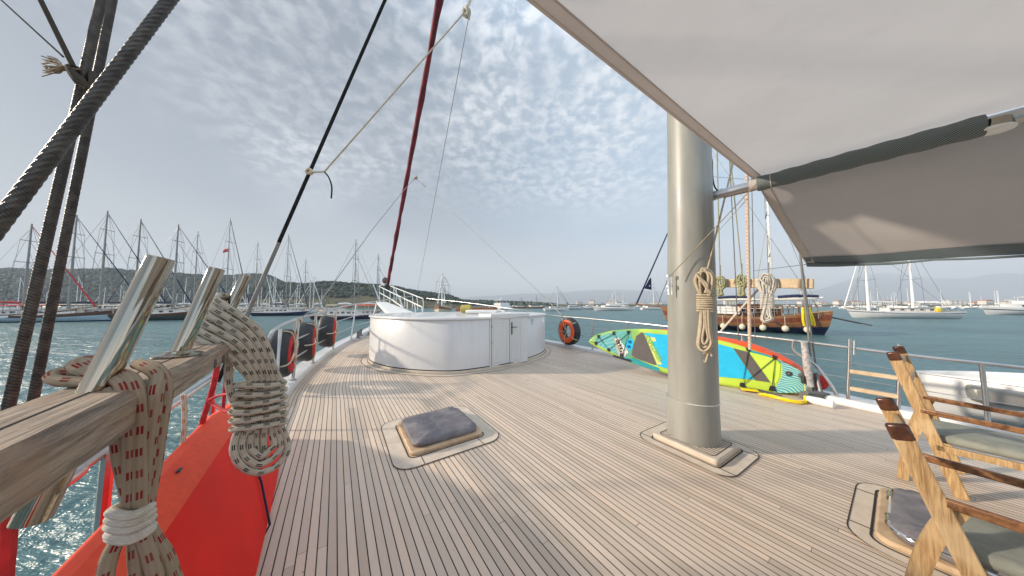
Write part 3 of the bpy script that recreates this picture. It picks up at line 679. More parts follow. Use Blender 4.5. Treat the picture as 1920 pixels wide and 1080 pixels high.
def tiny(kind):
    e = thing('moored_boat', ('small white motor boat moored in front of the far town', 'small white sailing boat moored in front of the far town')[kind], 'boat', group='small boats moored in front of the far town')
    hbm, rg = hull(9, 3, 1.0, 1.4, 1.0, (0, 0, 1, 0), (-.3, .15, .6, .75, 1.0), ns=8); o = hbm.build('hull', [M['white_flat'], M['navy'], M['dirty_white']], ang=40); o.parent = e
    m_ = MB(); m_.prism([(-2, -1, 1.0), (1, -1, 1.0), (1.8, 0, 1.0), (1, 1, 1.0), (-2, 1, 1.0)], (0, 0, 1.1)); o = m_.build('cabin', M['white_flat']); o.parent = e
    if kind: o = spar((.5, 0, 1), (.4, 0, 13), .11, .07).build('mast', M['mastwhite']); o.parent = e
    return e
tb = [tiny(0), tiny(1)]
for i in range(76):
    k = 1 if (i % 3 == 0 or i == 1) else 0
    o = tb[i] if i < 2 else copy_tree(tb[k]); x = random.uniform(960, 1945) if i < 34 else random.uniform(1550, 1945)
    Yd = random.uniform(150, 330) if x > 1545 else random.uniform(220, 400); q = P(x, HY, Yd); place(o, (q.x, q.y, WZ), R(random.choice((80, -80, 90, 40, -30))+random.uniform(-15, 15)))
M['redbrown'] = simple('red_brown_varnish', (.16, .045, .022), .35, 0, .2, 4)
# ---- the varnished gulet on the right
pb = at(1262, 613); ps = at(1531, 626.5); dv = pb-ps; gl = dv.length; gh = math.atan2(dv.x, dv.y); gc = (pb+ps)/2
mh = P(1405, 250, gc.y).z-WZ
g = build_boat('gulet', 'varnished wooden gulet with navy stripes and navy furled sails, moored behind the grey mast', 'boat', (gc.x, gc.y, WZ), gh, gl+1.0, 4.9, 1.75, 2.75, 2.55, ('navy', 'hullwood', 'redbrown', 'hullwood'), bands=(-.4, .36, .62, .86, 1.0), masts=((.14, mh), (-.24, mh*.72)), spr=2, bowsprit=4.6, awn=(-.46, .30, 3.75), awnmat='cream', cabinmat='teak_dark', rigr=.03, mastmat='mastwhite', mastr=.19)
def gw(x, y, z): return g.matrix_basis @ Vector((x, y, z))
def gpart(mb, nm, mat, **k): o = mb.build(nm, mat, **k); o.parent = g; return o
gl2 = gl+1.0
m_ = MB()
for k in range(16):
    xx = -gl2/2+.6+k*.42; m_.tube([(xx, -2.2, 2.2), (xx, -2.2, 2.95)], .04, 5); m_.tube([(xx, 2.2, 2.2), (xx, 2.2, 2.95)], .04, 5)
m_.box((-gl2/2+3.8, 2.2, 2.98), (7, .12, .08)); m_.box((-gl2/2+3.8, -2.2, 2.98), (7, .12, .08)); gpart(m_, 'stern_balustrade', M['hullwood'], smooth=False)
m_ = MB(); m_.box((-gl2*.12, 0, 2.7), (gl2*.20, 2.6, 1.1)); gpart(m_, 'wheelhouse', M['teak_dark'], smooth=False)
m_ = MB(); m_.box((gl2*.08, 0, 2.5), (gl2*.24, 3.0, .95)); gpart(m_, 'white_deck_box', M['white_flat'], bevel=.05)
m_ = MB(); m_.ball((-gl2*.40, 0, 5.15), .38, 14); m_.tube([(-gl2*.40, 0, 4.3), (-gl2*.40, 0, 5.0)], .07, 6); gpart(m_, 'radar_dome', M['white'])
for yy in (1.2, -1.2):
    m_ = MB(); m_.tube([(-gl2/2+.6, yy, 2.2), (-gl2/2-2.8, yy*1.3, 1.2)], .055, 6); gpart(m_, 'boarding_spar', M['dark'])
# portholes
sd = -1 if (SB.dot(Vector((0, 1, 0))) > 0) else 1
side = 1
for sgn in (1, -1):
    if (gw(0, sgn, 0)-gw(0, 0, 0)).dot(-Vector((gc.x, gc.y, 0))) > 0: side = sgn
for k in range(6):
    m_ = MB(); m_.lathe((-gl2*.38+k*gl2*.13, side*2.36, 1.15), [(.13, 0), (.13, .08), (.09, .08), (.09, .02)], 12, (0, side, 0)); gpart(m_, 'porthole', M['dark'])
for k, fx in enumerate((-.05, .07, .17, -.17, -.29, -.40)):
    q = gw(fx*gl2, side*2.62, .62); f = thing('boat_fender', ('third', 'fourth', 'foremost', 'second-from-last', 'last but rearmost', 'rearmost')[k] + ' white ball fender along the side of the varnished gulet', 'fender', q, 'white fenders hanging along the varnished gulet')
    m_ = MB(); m_.ball(q, .30, 12, sc=(1, 1, 1.15)); attach(m_.build('fender_ball', M['cream']), f)
    m_ = MB(); m_.tube([q+UP*.3, q+UP*1.3], .025, 4); attach(m_.build('fender_line', M['rope_white']), f)
q = gw(-gl2*.40, side*2.55, 1.9); f = thing('yellow_lifebuoy_sling', 'bright yellow fabric bundle hanging over the stern rail of the varnished gulet', 'rescue sling', q)
m_ = MB()
for k in range(5):
    o_ = (k-2)*.17; m_.tube(cr([q+Vector((o_, 0, 1.0)), q+Vector((o_*1.2, -.05, .4)), q+Vector((o_*1.6+.1, -.05, -.3)), q+Vector((o_*1.5+.2, -.02, -.9+.1*(k % 2)))], 4), [.10]*13, 7)
attach(m_.build('sling', M['yellow']), f)
f = thing('pennant', 'navy pennant with a white dot flying from the forestay of the varnished gulet', 'flag', P(1210, 535, gc.y)); Yp = gw(gl2*.5+2.2, 0, 0).y
mb = MB(); mb.prism([P(1208, 541, Yp), P(1222, 543.5, Yp), P(1221, 520, Yp), P(1217, 524, Yp)], Vector((0, .03, 0))); attach(mb.build('pennant_cloth', M['navy_cloth'], smooth=False), f)
mb = MB(); mb.lathe(P(1218, 536, Yp-.03), [(.10, 0), (.10, -.02)], 10, (0, 1, 0)); attach(mb.build('white_dot', M['white_flat']), f)
# ---- white two masted yacht
pa = at(1598, 595.5); pc = at(1788, 597.5); dv = pa-pc; wl = dv.length; wc = (pa+pc)/2
wy = build_boat('schooner', 'long white two masted sailing yacht with a thin dark stripe, right of the varnished gulet', 'yacht', (wc.x, wc.y, WZ), math.atan2(dv.x, dv.y), wl, 4.8, 1.45, 2.1, 1.7, ('white', 'white', 'navy', 'white'), bands=(-.4, .15, .72, .80, 1.0), masts=((.32, 19), (-.13, 19)), spr=1, bowsprit=1.4, mastmat='mastwhite', furl='white_flat', awn=(-.44, -.12, 3.6), rigr=.03, mastr=.28)
q = P(1757, 581, wc.y-2.6); f = thing('life_raft_bag', 'yellow life raft bag on the quarter of the white two masted yacht', 'bag', q)
m_ = MB(); m_.lathe(q-Vector((0, 0, .5)), [(.05, 0), (.55, .05), (.62, .3), (.6, .8), (.5, 1.05), (.05, 1.1)], 14); attach(m_.build('raft_bag', M['yellow']), f)
# ================================================================ OWN BOAT
def part(mb, nm, mat, par, **k): return mb.build(nm, M[mat] if isinstance(mat, str) else mat, par, **k)
def rrect(c, ax, ay, hx, hy, r, z=0, n=6):
    c = Vector(c); out = []
    for sx, sy, a0 in ((1, 1, 0), (-1, 1, 90), (-1, -1, 180), (1, -1, 270)):
        for i in range(n+1):
            a = R(a0+90*i/n); out.append(c + ax*(sx*(hx-r)+math.cos(a)*r) + ay*(sy*(hy-r)+math.sin(a)*r) + UP*z)
    return out
def ringstrip(mb, A, B, mi=0):
    n = len(A); vs = [p for p in A]+[p for p in B]
    return mb.add(vs, [(i, (i+1) % n, n+(i+1) % n, n+i) for i in range(n)], mi)
# ---------------- mast
def lean(z): return Vector((.022*z*.8, -.020*z*.8, 0))
MC = Vector((1.985, 2.905, 0))
mast = thing('mast', 'thick grey painted mast standing on the deck in front of the paddleboard', 'mast', MC)
mb = MB(); mb.lathe(MC+UP*.05, [(.243, 0), (.243, .40), (.240, .42), (.236, .424)], 40); part(mb, 'mast_sleeve', None or 'mast', mast) if 'mast' in M else None
t = MT('grey_mast_paint'); o = t.coord('Object', (3, 3, .5)); n1 = t.noise(o, 1.5, 5, .6); n2 = t.noise(t.coord('Object'), 14, 3)
c_ = t.mix(t.step(n1, .35, .7), (.235, .232, .205), (.30, .295, .262)); c_ = t.mix(t.math('MULTIPLY', t.step(n2, .62, .75), .3), c_, (.30, .28, .24)); t.bs(color=c_, rough=.42, coat=.1); M['mast'] = t.m
mb = MB(); mb.lathe(MC+UP*.03, [(.2435, 0), (.2435, .43), (.240, .445), (.234, .448)], 40); part(mb, 'mast_sleeve', 'mast', mast)
mb = MB(); mb.tube([MC+UP*.4+lean(.4), MC+UP*1.5+lean(1.5), MC+UP*3+lean(3), MC+UP*6+lean(6), MC+UP*12+lean(12), MC+UP*19+lean(19)], [.234, .228, .213, .205, .19, .15], 40); part(mb, 'mast_tube', 'mast', mast)
mb = MB(); mb.lathe(MC+UP*.465+lean(.46), [(.238, 0), (.243, .006), (.238, .012)], 40); part(mb, 'weld_seam', 'dirty_white', mast)
# plinth
pB = D(1348, 868, .06); pc_ = pB + FW*.32 + SB*.285; pc_.z = 0
pl = thing('mast_plinth', 'low teak plinth framing the foot of the grey mast', 'plinth', pc_)
mb = MB(); mb.prism(rrect(pc_, FW, SB, .44, .39, .15, .004), UP*.004); part(mb, 'border_plate', 'plate', pl)
mb = MB(); ringstrip(mb, rrect(pc_, FW, SB, .44, .39, .15, .0105), rrect(pc_, FW, SB, .447, .397, .157, .0105)); ringstrip(mb, rrect(pc_, FW, SB, .315, .285, .05, .0105), rrect(pc_, FW, SB, .327, .297, .055, .0105))
for a, b in ((.44, .19), (.44, -.19), (-.44, .19), (-.44, -.19)): mb.box(pc_+FW*(a*.83)+SB*b*1.45+UP*.0095, (.006, .14, .003), Matrix((SB, FW, UP)).transposed())
part(mb, 'border_seam', 'seam', pl, smooth=False, recalc=False)
mb = MB(); mb.prism(rrect(pc_, FW, SB, .305, .275, .03, .01), UP*.055); part(mb, 'raised_frame', 'plate', pl, bevel=.012)
mb = MB()
for k in range(11):
    x = -.20+k*.04; mb.box(pc_+SB*x+UP*.0665, (.004, .50, .003), Matrix((SB, FW, UP)).transposed())
ringstrip(mb, rrect(pc_, FW, SB, .255, .225, .05, .0672), rrect(pc_, FW, SB, .262, .232, .056, .0672))
part(mb, 'plank_seams', 'seam', pl, smooth=False, recalc=False)
# ---------------- hatch with tarpaulin
def hatch(label, c, ax, ay, h1, h2, hinges=False, flat=.060, fr=1.0):
    c = Vector(c); h = thing('deck_hatch', label, 'hatch', c, 'covered hatches in the deck')
    mb = MB(); mb.prism(rrect(c, ax, ay, h1, h2, .17, .004), UP*.004); part(mb, 'border_plate', 'plate', h)
    mb = MB(); ringstrip(mb, rrect(c, ax, ay, h1, h2, .17, .0105), rrect(c, ax, ay, h1+.007, h2+.007, .177, .0105))
    ringstrip(mb, rrect(c, ax, ay, h1*.725*fr, h2*.725*fr, .07, .0105), rrect(c, ax, ay, h1*.725*fr+.012, h2*.725*fr+.012, .08, .0105))
    Mx = Matrix((ay, ax, UP)).transposed()
    for sx in (-1, 1):
        for sy in (-1, 1):
            mb.box(c+ax*sx*h1*.86+ay*sy*h2*.55+UP*.0095, (.005, h1*.27, .003), Mx)
    part(mb, 'border_seam', 'seam', h, smooth=False, recalc=False)
    mb = MB(); mb.prism(rrect(c, ax, ay, h1*.71*fr, h2*.71*fr, .07, .008), UP*.040); part(mb, 'hatch_frame', 'plate_orange', h, bevel=.012)
    # crinkled cover: rings in and up, with creases
    rings = []
    for q, z in ((1.0, .0), (1.015, .035), (1.01, .075), (.97, .10), (.86, .113), (.7, .118), (.5, .122), (.3, .124), (.12, .125)):
        pts = rrect(c, ax, ay, h1*.62*q*fr, h2*.635*q*fr, .09*q, 0, 9); rg = []
        for p in pts:
            nz = noise.fractal(Vector((p.x*5+3, p.y*5, z*8)), .7, 2.2, 4); cz = abs(noise.noise(Vector((p.x*7+p.y*9, p.y*3, 1.5))))
            out = (p-c); out.z = 0
            rg.append(p + UP*(.050+z*(flat/.11) + (nz*.020-cz*.016)*(z/.12)) + out*(nz*.03))
        rings.append(rg)
    mb = MB(); mb.loft(rings); part(mb, 'tarpaulin_cover', 'tarp', h, ang=70, recalc=True)
    if hinges:
        for sy in (-.38, .38):
            mb = MB(); b = c+ax*h1*.62*fr+ay*h2*sy+UP*.075
            mb.tube([b-ay*.045, b+ay*.045], .022, 12); mb.tube([b+ay*.0-ax*.0, b-ax*.12+UP*.012], .016, 10); mb.torus(b+ay*.05, .018, .006, ay, 16, 6); part(mb, 'hinge', 'chrome', h)
        mb = MB(); mb.tube([p+UP*.085 for p in rrect(c, ax, ay, h1*.62*fr, h2*.64*fr, .10, 0, 8)], .012, 8, closed=True); part(mb, 'metal_rim', 'steel', h)
    return h
ax1 = Vector((math.sin(R(-33.5)), math.cos(R(-33.5)), 0)); ay1 = Vector((ax1.y, -ax1.x, 0))
nl = Vector((-1.03, 2.36, 0)); hc = nl+ax1*.575+ay1*.565
hatch('square teak hatch under a crumpled grey tarpaulin, left of the mast on the open deck', hc, ax1, ay1, .575, .56)
hc2 = Vector((2.57, 2.03, 0)) - ax1*.56
hatch('teak hatch with chrome hinges and grey tarpaulin, behind the legs of the nearest chair', hc2, ax1, ay1, .56, .50, True, .07, 1.14)
# ---------------- deckhouse
dh0 = Vector((-.15, 6.4, 0))
def dh(f, s, z=0): return dh0 + FW*f + SB*s + UP*z
ol = [(-.11, -1.2), (-.12, -.5), (-.07, 0), (.03, .43), (.20, .80), (.45, 1.3), (.85, 1.85), (1.4, 2.28), (2.2, 2.45), (3.2, 2.35), (4.1, 1.8), (4.5, .6), (4.5, -.9), (4.1, -2.0), (3.2, -2.72), (2.2, -2.86), (1.3, -2.62), (.62, -2.2), (.10, -1.65)]
OL = cr([Vector((a, b, 0)) for a, b in ol], 6, True)
def offs(C, d):
    out = []; n = len(C)
    for i in range(n):
        t_ = (C[(i+1) % n]-C[i-1]).normalized(); out.append(C[i]+Vector((t_.y, -t_.x, 0))*(-d))
    return out
def dring(d, z): return [dh(p.x, p.y, z) for p in offs(OL, d)]
sgn_ = 1 if sum((a.x*b.y-b.x*a.y) for a, b in zip(OL, OL[1:]+OL[:1])) < 0 else -1
house_ = thing('deckhouse', 'low white rounded deckhouse with a small panelled door, on the foredeck', 'deckhouse', dh0+UP*.0)
def O(d, z): return dring(d*sgn_*-1 if False else (d if _out else -d), z)
_out = True
tst = dring(.2, 0); _out = ((tst[0]-dh(1.8, 0)).length > (dring(0, 0)[0]-dh(1.8, 0)).length)
mb = MB(); mb.loft([O(0, .02), O(0, 1.17), O(-.004, 1.175)]); part(mb, 'wall', 'house_white', house_, ang=50)
mb = MB(); mb.loft([O(.005, 1.155), O(.035, 1.165), O(.042, 1.19), O(.03, 1.21), O(-.02, 1.212), O(-.30, 1.213)]); part(mb, 'roof', 'white', house_, ang=50)
mb = MB(); mb.loft([O(.03, .0), O(.03, .055), O(.002, .062)], caps=False); part(mb, 'base_trim', 'plate', house_, ang=50)
mb = MB(); mb.loft([O(.006, .058), O(.009, .064), O(.006, .078), O(.001, .082)], caps=False); part(mb, 'base_sealant', 'seam', house_, ang=50)
mb = MB(); mb.add(O(.032, .006)+O(.045, .006)+O(.17, .006)+O(.182, .006), [f for n_ in [len(OL)] for i in range(n_) for f in ((i, (i+1) % n_, n_+(i+1) % n_, n_+i), (2*n_+i, 2*n_+(i+1) % n_, 3*n_+(i+1) % n_, 3*n_+i))]); part(mb, 'margin_seam', 'seam', house_, smooth=False)
mb = MB(); mb.add(O(.045, .005)+O(.17, .005), [(i, (i+1) % len(OL), len(OL)+(i+1) % len(OL), len(OL)+i) for i in range(len(OL))]); part(mb, 'margin_plank', 'plate', house_, smooth=False)
A = D(918, 692); B = D(977, 680.5); dd = (B-A).normalized(); dn = Vector((dd.y, -dd.x, 0)); A = A+dn*.045; Mx = Matrix((dd, dn, UP)).transposed(); dl = (B-A).length
def dbx(mb, u0, u1, z0, z1, o0, o1): mb.box(A+dd*((u0+u1)/2)*dl+dn*((o0+o1)/2)+UP*((z0+z1)/2), ((u1-u0)*dl, o1-o0, z1-z0), Mx); return mb
mb = MB(); dbx(mb, -.03, 1.18, .04, 1.19, -.05, .012); part(mb, 'door_frame', 'white', house_, smooth=False)
mb = MB(); dbx(mb, -.035, 1.22, 1.19, 1.275, -.5, .05); part(mb, 'hatch_slide', 'white', house_, bevel=.012)
for nm, u0, u1 in (('door', .015, .545), ('door', .56, 1.0)):
    mb = MB(); dbx(mb, u0, u1, .09, 1.17, .0, .022); d_ = part(mb, nm, 'house_white', house_, smooth=False)
    mb = MB()
    for a, b, c_, e_ in ((u0+.06, u1-.06, .16, .18), (u0+.06, u1-.06, 1.08, 1.10), (u0+.06, u0+.085, .18, 1.08), (u1-.085, u1-.06, .18, 1.08)): dbx(mb, a, b, c_, e_, .022, .030)
    part(mb, 'door_moulding', 'white', d_, smooth=False)
mb = MB(); dbx(mb, .003, .012, .06, 1.18, .012, .0135); dbx(mb, .546, .559, .06, 1.18, .012, .0145); part(mb, 'door_gap', 'seam', house_, smooth=False)
for hz2 in (.25, .62, 1.0):
    mb = MB(); q = A+dd*.008*dl+dn*.026+UP*hz2; mb.tube([q-UP*.035, q+UP*.035], .009, 8); part(mb, 'door_hinge', 'steel', house_)
mb = MB(); dbx(mb, .60, .645, .76, 1.06, .022, .034); q = A+dd*.622*dl+dn*.05+UP*.94; mb.tube([q-dn*.02, q+dn*.015, q+dn*.02+dd*.14], .011, 8); part(mb, 'door_handle', 'wire', house_)
for px_, py_ in ((885, 600), (998, 600)):
    q = D(px_, HY+120, 0); q = P(px_, py_, (D(px_, 697 if px_ < 900 else 673)).y-.03); mb = MB(); mb.tube([q+UP*.03, q-UP*.13], .007, 6); mb.lathe(q, [(.018, 0), (.018, .02)], 10, dn); part(mb, 'hook', 'steel', house_)
# things lying on the roof
q = P(905, 588, 8.0); tb_ = thing('locker_box', 'low white locker lying on the deckhouse roof beside the yellow rope', 'box', (q.x, q.y, 1.25))
mb = MB(); mb.box((q.x, q.y, 1.29), (.95, .5, .08), Matrix.Rotation(R(-8), 3, 'Z')); part(mb, 'locker', 'white_flat', tb_, bevel=.015)
q = P(893, 586, 9.2); gp = thing('gangplank', 'folded brown wooden gangplank lying on the deckhouse roof', 'gangplank', (q.x, q.y, 1.25))
mb = MB()
for k in range(3): mb.box((q.x, q.y+k*.13, 1.30+.03*k), (1.5, .11, .09), Matrix.Rotation(R(-6), 3, 'Z'))
part(mb, 'planks', 'hullwood', gp, bevel=.01)
q = P(874, 588, 8.6); yc = thing('rope_coil', 'yellow rope coil standing on the deckhouse roof', 'rope', (q.x, q.y, 1.25))
M['rope_yellow'] = braid('yellow_rope', (.62, .52, .16), None, fine=180)
mb = MB()
for k in range(9): mb.tube([Vector((q.x-.14+k*.035, q.y, 1.36))+Vector((0, math.cos(a)*.20, math.sin(a)*.12)) for a in [2*math.pi*j/14 for j in range(14)]], .016, 6, closed=True)
part(mb, 'coil', 'rope_yellow', yc)
# ---------------- bow platform, pulpit and lamp
bs_ = thing('bowsprit_platform', 'white bowsprit platform with slanting steel guard rails, beyond the deckhouse', 'bowsprit')
def bw(px_, py_, Y): return P(px_, py_, Y)
root_ = Vector((-6.1, 14.6, .95)); tip_ = P(716, 566, 21.8); mb = MB(); d_ = (tip_-root_).normalized(); sdw = Vector((d_.y, -d_.x, 0)).normalized()
mb.prism([root_-sdw*.75, root_+sdw*.75, tip_+sdw*.35, tip_-sdw*.35], UP*-.22); part(mb, 'platform', 'white_flat', bs_, smooth=False)
fd = [(-6.9, 16.2, .80), (-8.2, 13.2, .80), (-5.2, 12.6, .55), (-3.2, 14.3, .55)]
for nm, pts, posts in (('guard_rail', [(793, 560, 16.5), (730, 535.5, 21.6)], 6), ('guard_rail', [(791, 575.5, 13.5), (750, 556, 17), (711, 537, 21.8)], 6), ('guard_rail', [(755, 576, 14.5), (735, 562, 17.5), (711, 548.5, 21.8)], 0)):
    pw = [P(*a) for a in pts]; mb = MB(); mb.tube(pw, .035, 6); g_ = part(mb, nm, 'white_flat', bs_)
    for k in range(posts):
        f = (k+.3)/posts; q = cr(pw, 10)[int(f*(len(cr(pw, 10))-1))]; base = root_.lerp(tip_, max(0, min(1, (q.y-root_.y)/(tip_.y-root_.y)))); bq = Vector((q.x+(.15 if k % 2 else .05), q.y-.1, max(base.z-.1, q.z-1.3)))
        m2 = MB(); m2.tube([q, q.lerp(bq, .35)+Vector((.03, 0, 0)), bq], .028, 6); part(m2, 'stanchion', 'white_flat', g_)
mb = MB(); mb.tube([P(711, 535, 21.8), P(730, 535.5, 21.6)], .035, 6); mb.tube([P(711, 537, 21.8), P(712, 566, 21.8)], .03, 6); part(mb, 'guard_rail', 'white_flat', bs_)
q = P(722, 526, 21.7); sg = thing('bow_lamp', 'round black searchlight on a bracket at the bowsprit tip', 'searchlight', q)
mb = MB(); mb.lathe(q-Vector((0, .1, 0)), [(.05, -.02), (.24, 0), (.27, .06), (.25, .2), (.12, .3)], 20, (.2, 1, 0)); part(mb, 'lamp_housing', 'black', sg)
mb = MB(); mb.tube([P(722, 536, 21.7), P(722.5, 516, 21.7)], .022, 6); mb.tube([P(712, 534, 21.7), P(731, 534.5, 21.7)], .02, 5); part(mb, 'bracket', 'dirty_white', sg)
# foredeck plate rising to the bow
mb = MB(); fp = [Vector((-4.2, 12.8, .42)), Vector((-7.0, 12.6, .42)), Vector((-7.25, 14.6, .75)), Vector((-6.9, 16.2, .9)), Vector((-4.0, 14.4, .7)), Vector((-2.0, 13.3, .5))]
mb.prism(fp, UP*-.25); tag(mb.build('foredeck', M['white_flat'], smooth=False), kind='structure')
# ---------------- rails
pr = thing('port_guard_rail', 'curved steel guard rail along the left deck edge, carrying three tyre fenders', 'railing')
near = [Vector((-1.44, .80, .90))-Vector((-.585, .811, 0))*2.5, Vector((-1.44, .80, .90)), Vector((-1.74, 1.17, .90)), P(497, 640, 3.8)]
top = near + [P(*a) for a in ((517, 616, 4.3), (559.6, 596.5, 4.9), (592.6, 589, 6.25), (631, 577.5, 8.06), (668, 570, 10.31), (707, 564.5, 13.0), (748, 558.5, 16.0), (775, 555.5, 17.2))]
mb = MB(); mb.tube(cr(top, 6), .024, 12); part(mb, 'top_rail', 'rail', pr)
bases = [D(517, 733, .09), D(549, 713, .09), D(586.5, 680.7, .09), D(624.4, 655.7, .10), D(658, 637, .14), P(694, 622, 12.6)]
tops = [P(526, 617, 4.45), P(559.6, 597, 4.9), P(592.6, 589.5, 6.25), P(631, 578, 8.06), P(668, 570.5, 10.31), P(707, 565, 13)]
for a, b in zip(bases, tops):
    mb = MB(); mb.tube([a, b], .026, 10); mb.lathe(a, [(.06, 0), (.06, .012), (.028, .02), (.028, .07), (.021, .075)], 14); part(mb, 'stanchion', 'rail', pr)
mb = MB(); b0 = D(505, 735, .09)+Vector((-.12, 0, 0)); mb.tube(cr([P(497, 640, 3.8), P(503, 640, 4.15), P(498, 690, 4.2), D(497, 730, .1)], 5), .022, 8); part(mb, 'gate_hoop', 'rail', pr)
for f in (.36, .66):
    mb = MB(); mb.tube([a.lerp(b, f) for a, b in zip(bases, tops)], .015, 8); part(mb, 'middle_rail', 'rail', pr)
w0 = near[0]; dv_ = (near[3]-near[1])
for z, r_, nm, mt__, off in ((.50, .017, 'middle_rail', 'rail', 0), (.33, .0045, 'guard_wire', 'wire', .10)):
    mb = MB(); mb.tube([Vector((p.x, p.y, z))-SB*off for p in (near[0], near[1], near[2], near[3]+Vector((0, 0, 0)))], r_, 8); part(mb, nm, mt__, pr)
for s_ in (.35, 1.55, 2.9):
    p = Vector((-1.44, .80, 0))+Vector((-.585, .811, 0))*s_; mb = MB(); mb.tube([Vector((p.x, p.y, .09)), Vector((p.x, p.y, .9))], .018, 8); part(mb, 'stanchion', 'rail', pr)
sr = thing('starboard_guard_rail', 'long steel guard rail along the right deck edge behind the paddleboard', 'railing')
spn = SB; sp0 = Vector((5.11, 3.64, 0))+SB*.10
def stb(x, y, off=0.0): return PL(x, y, sp0+SB*off, spn)
sb_dir = e2; spn = Vector((e2.y, -e2.x, 0)); 
stop = [stb(1990, 699), stb(1920, 690), stb(1700, 665.5), stb(1500, 640), stb(1350, 623), stb(1200, 606.5), stb(1100, 597)] + [P(1035, 591, 9.8), P(960, 579, 12.6), P(870, 567, 15), P(800, 559.5, 17.0)]
mb = MB(); mb.tube(cr(stop, 6), .021, 12); part(mb, 'top_rail', 'rail', sr)
def sbase(x): # base below a top point
    q = stb(x, 600); return Vector((q.x, q.y, .09))
for x, y in ((1488, 638.5), (1391, 628), (1272, 614.5), (1175, 604), (1110, 598), (1840, 680)):
    a = stb(x, y); b = Vector((a.x, a.y, .09)); mb = MB()
    if x in (1488,): mb.tube(cr([a, a-UP*.18, a-UP*.36+e2*-.22, a-UP*.62+e2*-.36, Vector((a.x, a.y, .1))+e2*-.42], 4), .021, 10)
    else: mb.tube([a, b], .019, 10); mb.lathe(b, [(.05, 0), (.05, .012), (.024, .02)], 12)
    part(mb, 'stanchion', 'rail', sr)
for x, y, Y, yb in ((1054, 592.5, 9.3, 0), (1018, 587, 10.6, 0), (990, 583, 11.6, 0), (950, 577.5, 12.9, 0), (900, 570.5, 14.2, 0)):
    a = P(x, y, Y); b = Vector((a.x, a.y, a.z-.95)); mb = MB(); mb.tube([a, b], .019, 8); part(mb, 'stanchion', 'rail', sr)
for f in (.40, .70):
    mb = MB(); mb.tube([Vector((p.x, p.y, .09+(p.z-.09)*f)) for p in stop[:-2]], .0045, 6); part(mb, 'guard_wire', 'rail', sr)
# cleats
for k, (x, y) in enumerate(((671, 634), (676, 629.5))):
    q = D(x, y, .13); c_ = thing('mooring_cleat', ('nearer', 'farther')[k]+' dark steel mooring bollard on the white left edge beside the deckhouse', 'bollard', q, 'bollards on the left edge')
    mb = MB(); mb.lathe(q, [(.10, 0), (.09, .03), (.055, .05), (.05, .22), (.085, .25), (.08, .29), (.02, .30)], 14); mb.tube([q+UP*.17-FW*.14, q+UP*.17+FW*.14], .022, 8); part(mb, 'bollard', 'wire', c_)
# ---------------- tyre fenders
def tyre(label, c, axis, Rm, w_, ropes, colr):
    f = thing('tyre_fender', label, 'tyre fender', c, 'tyre fenders tied to the guard rails'); axis = Vector(axis).normalized(); mb = MB()
    R2 = Rm; prof = [(R2*.60, -w_/2), (R2*.88, -w_/2), (R2*.97, -w_*.38), (R2, -w_*.2), (R2, w_*.2), (R2*.97, w_*.38), (R2*.88, w_/2), (R2*.60, w_/2), (R2*.55, w_*.42), (R2*.55, -w_*.42)]
    mb.lathe(c, prof, 36, axis, close=True); part(mb, 'tyre', 'black', f)
    mb = MB(); mb.torus(Vector(c)+axis*(w_*.44), R2*.66, R2*.20, axis, 32, 10, sq=.55); part(mb, 'cover_ring', colr, f)
    a = axis.orthogonal().normalized(); a = (UP-axis*UP.dot(axis)).normalized(); b = axis.cross(a)
    for k in range(ropes):
        th = 2*math.pi*k/ropes+.4; m2 = MB(); e_ = (a*math.cos(th)+b*math.sin(th))
        m2.tube(cr([Vector(c)+axis*(w_*.60)+e_*R2*.10, Vector(c)+axis*(w_*.62)+e_*R2*.5, Vector(c)+axis*w_*.5+e_*R2*.93, Vector(c)+axis*w_*.1+e_*R2*1.03], 4), .014, 6); part(m2, 'lashing', 'rope_cream', f)
    m2 = MB(); m2.tube(cr([Vector(c)+axis*w_*.62+a*R2*.1, Vector(c)+axis*w_*.60+a*R2*.7, Vector(c)+a*R2*1.04+axis*w_*.45, Vector(c)+a*(R2+.14)+axis*w_*.6], 4), .011, 6); part(m2, 'hanging_line', 'rope_cream', f)
pax = Vector((.83, -.10+.45, 0))
tyre('nearest of the three tyre fenders on the left rail, black tread and red inner ring', P(534, 662, 4.72)-Vector((.05, 0, 0)), Vector((.86, .5, 0)), .43, .30, 4, 'red_cloth')
tyre('middle of the three tyre fenders on the left rail, red ring tied with rope', P(573, 640, 6.0), Vector((.84, .54, 0)), .44, .32, 5, 'red_cloth')
tyre('farthest of the three tyre fenders on the left rail, beside the deckhouse', P(614, 620.5, 7.6), Vector((.80, .45, 0)), .46, .34, 5, 'red_cloth')
tyre('tyre fender with orange red ring on the right rail, between deckhouse and paddleboard', P(1067, 621, 9.0), Vector((-.86, -.50, 0)), .47, .26, 5, 'orange_red')
# ---------------- red kayak at left
def kayak(label, cl, secs, mats, cat='kayak', nm='kayak'):
    e = thing(nm, label, cat, cl[0]); return e
ky = thing('kayak', 'bright red plastic kayak lying on its side along the left rail, under the rope coils', 'kayak')
ka, kb = Vector((-1.17, .88, 0)), Vector((-1.79, 1.70, 0)); kd = (kb-ka).normalized(); kn = Vector((kd.y, -kd.x, 0))
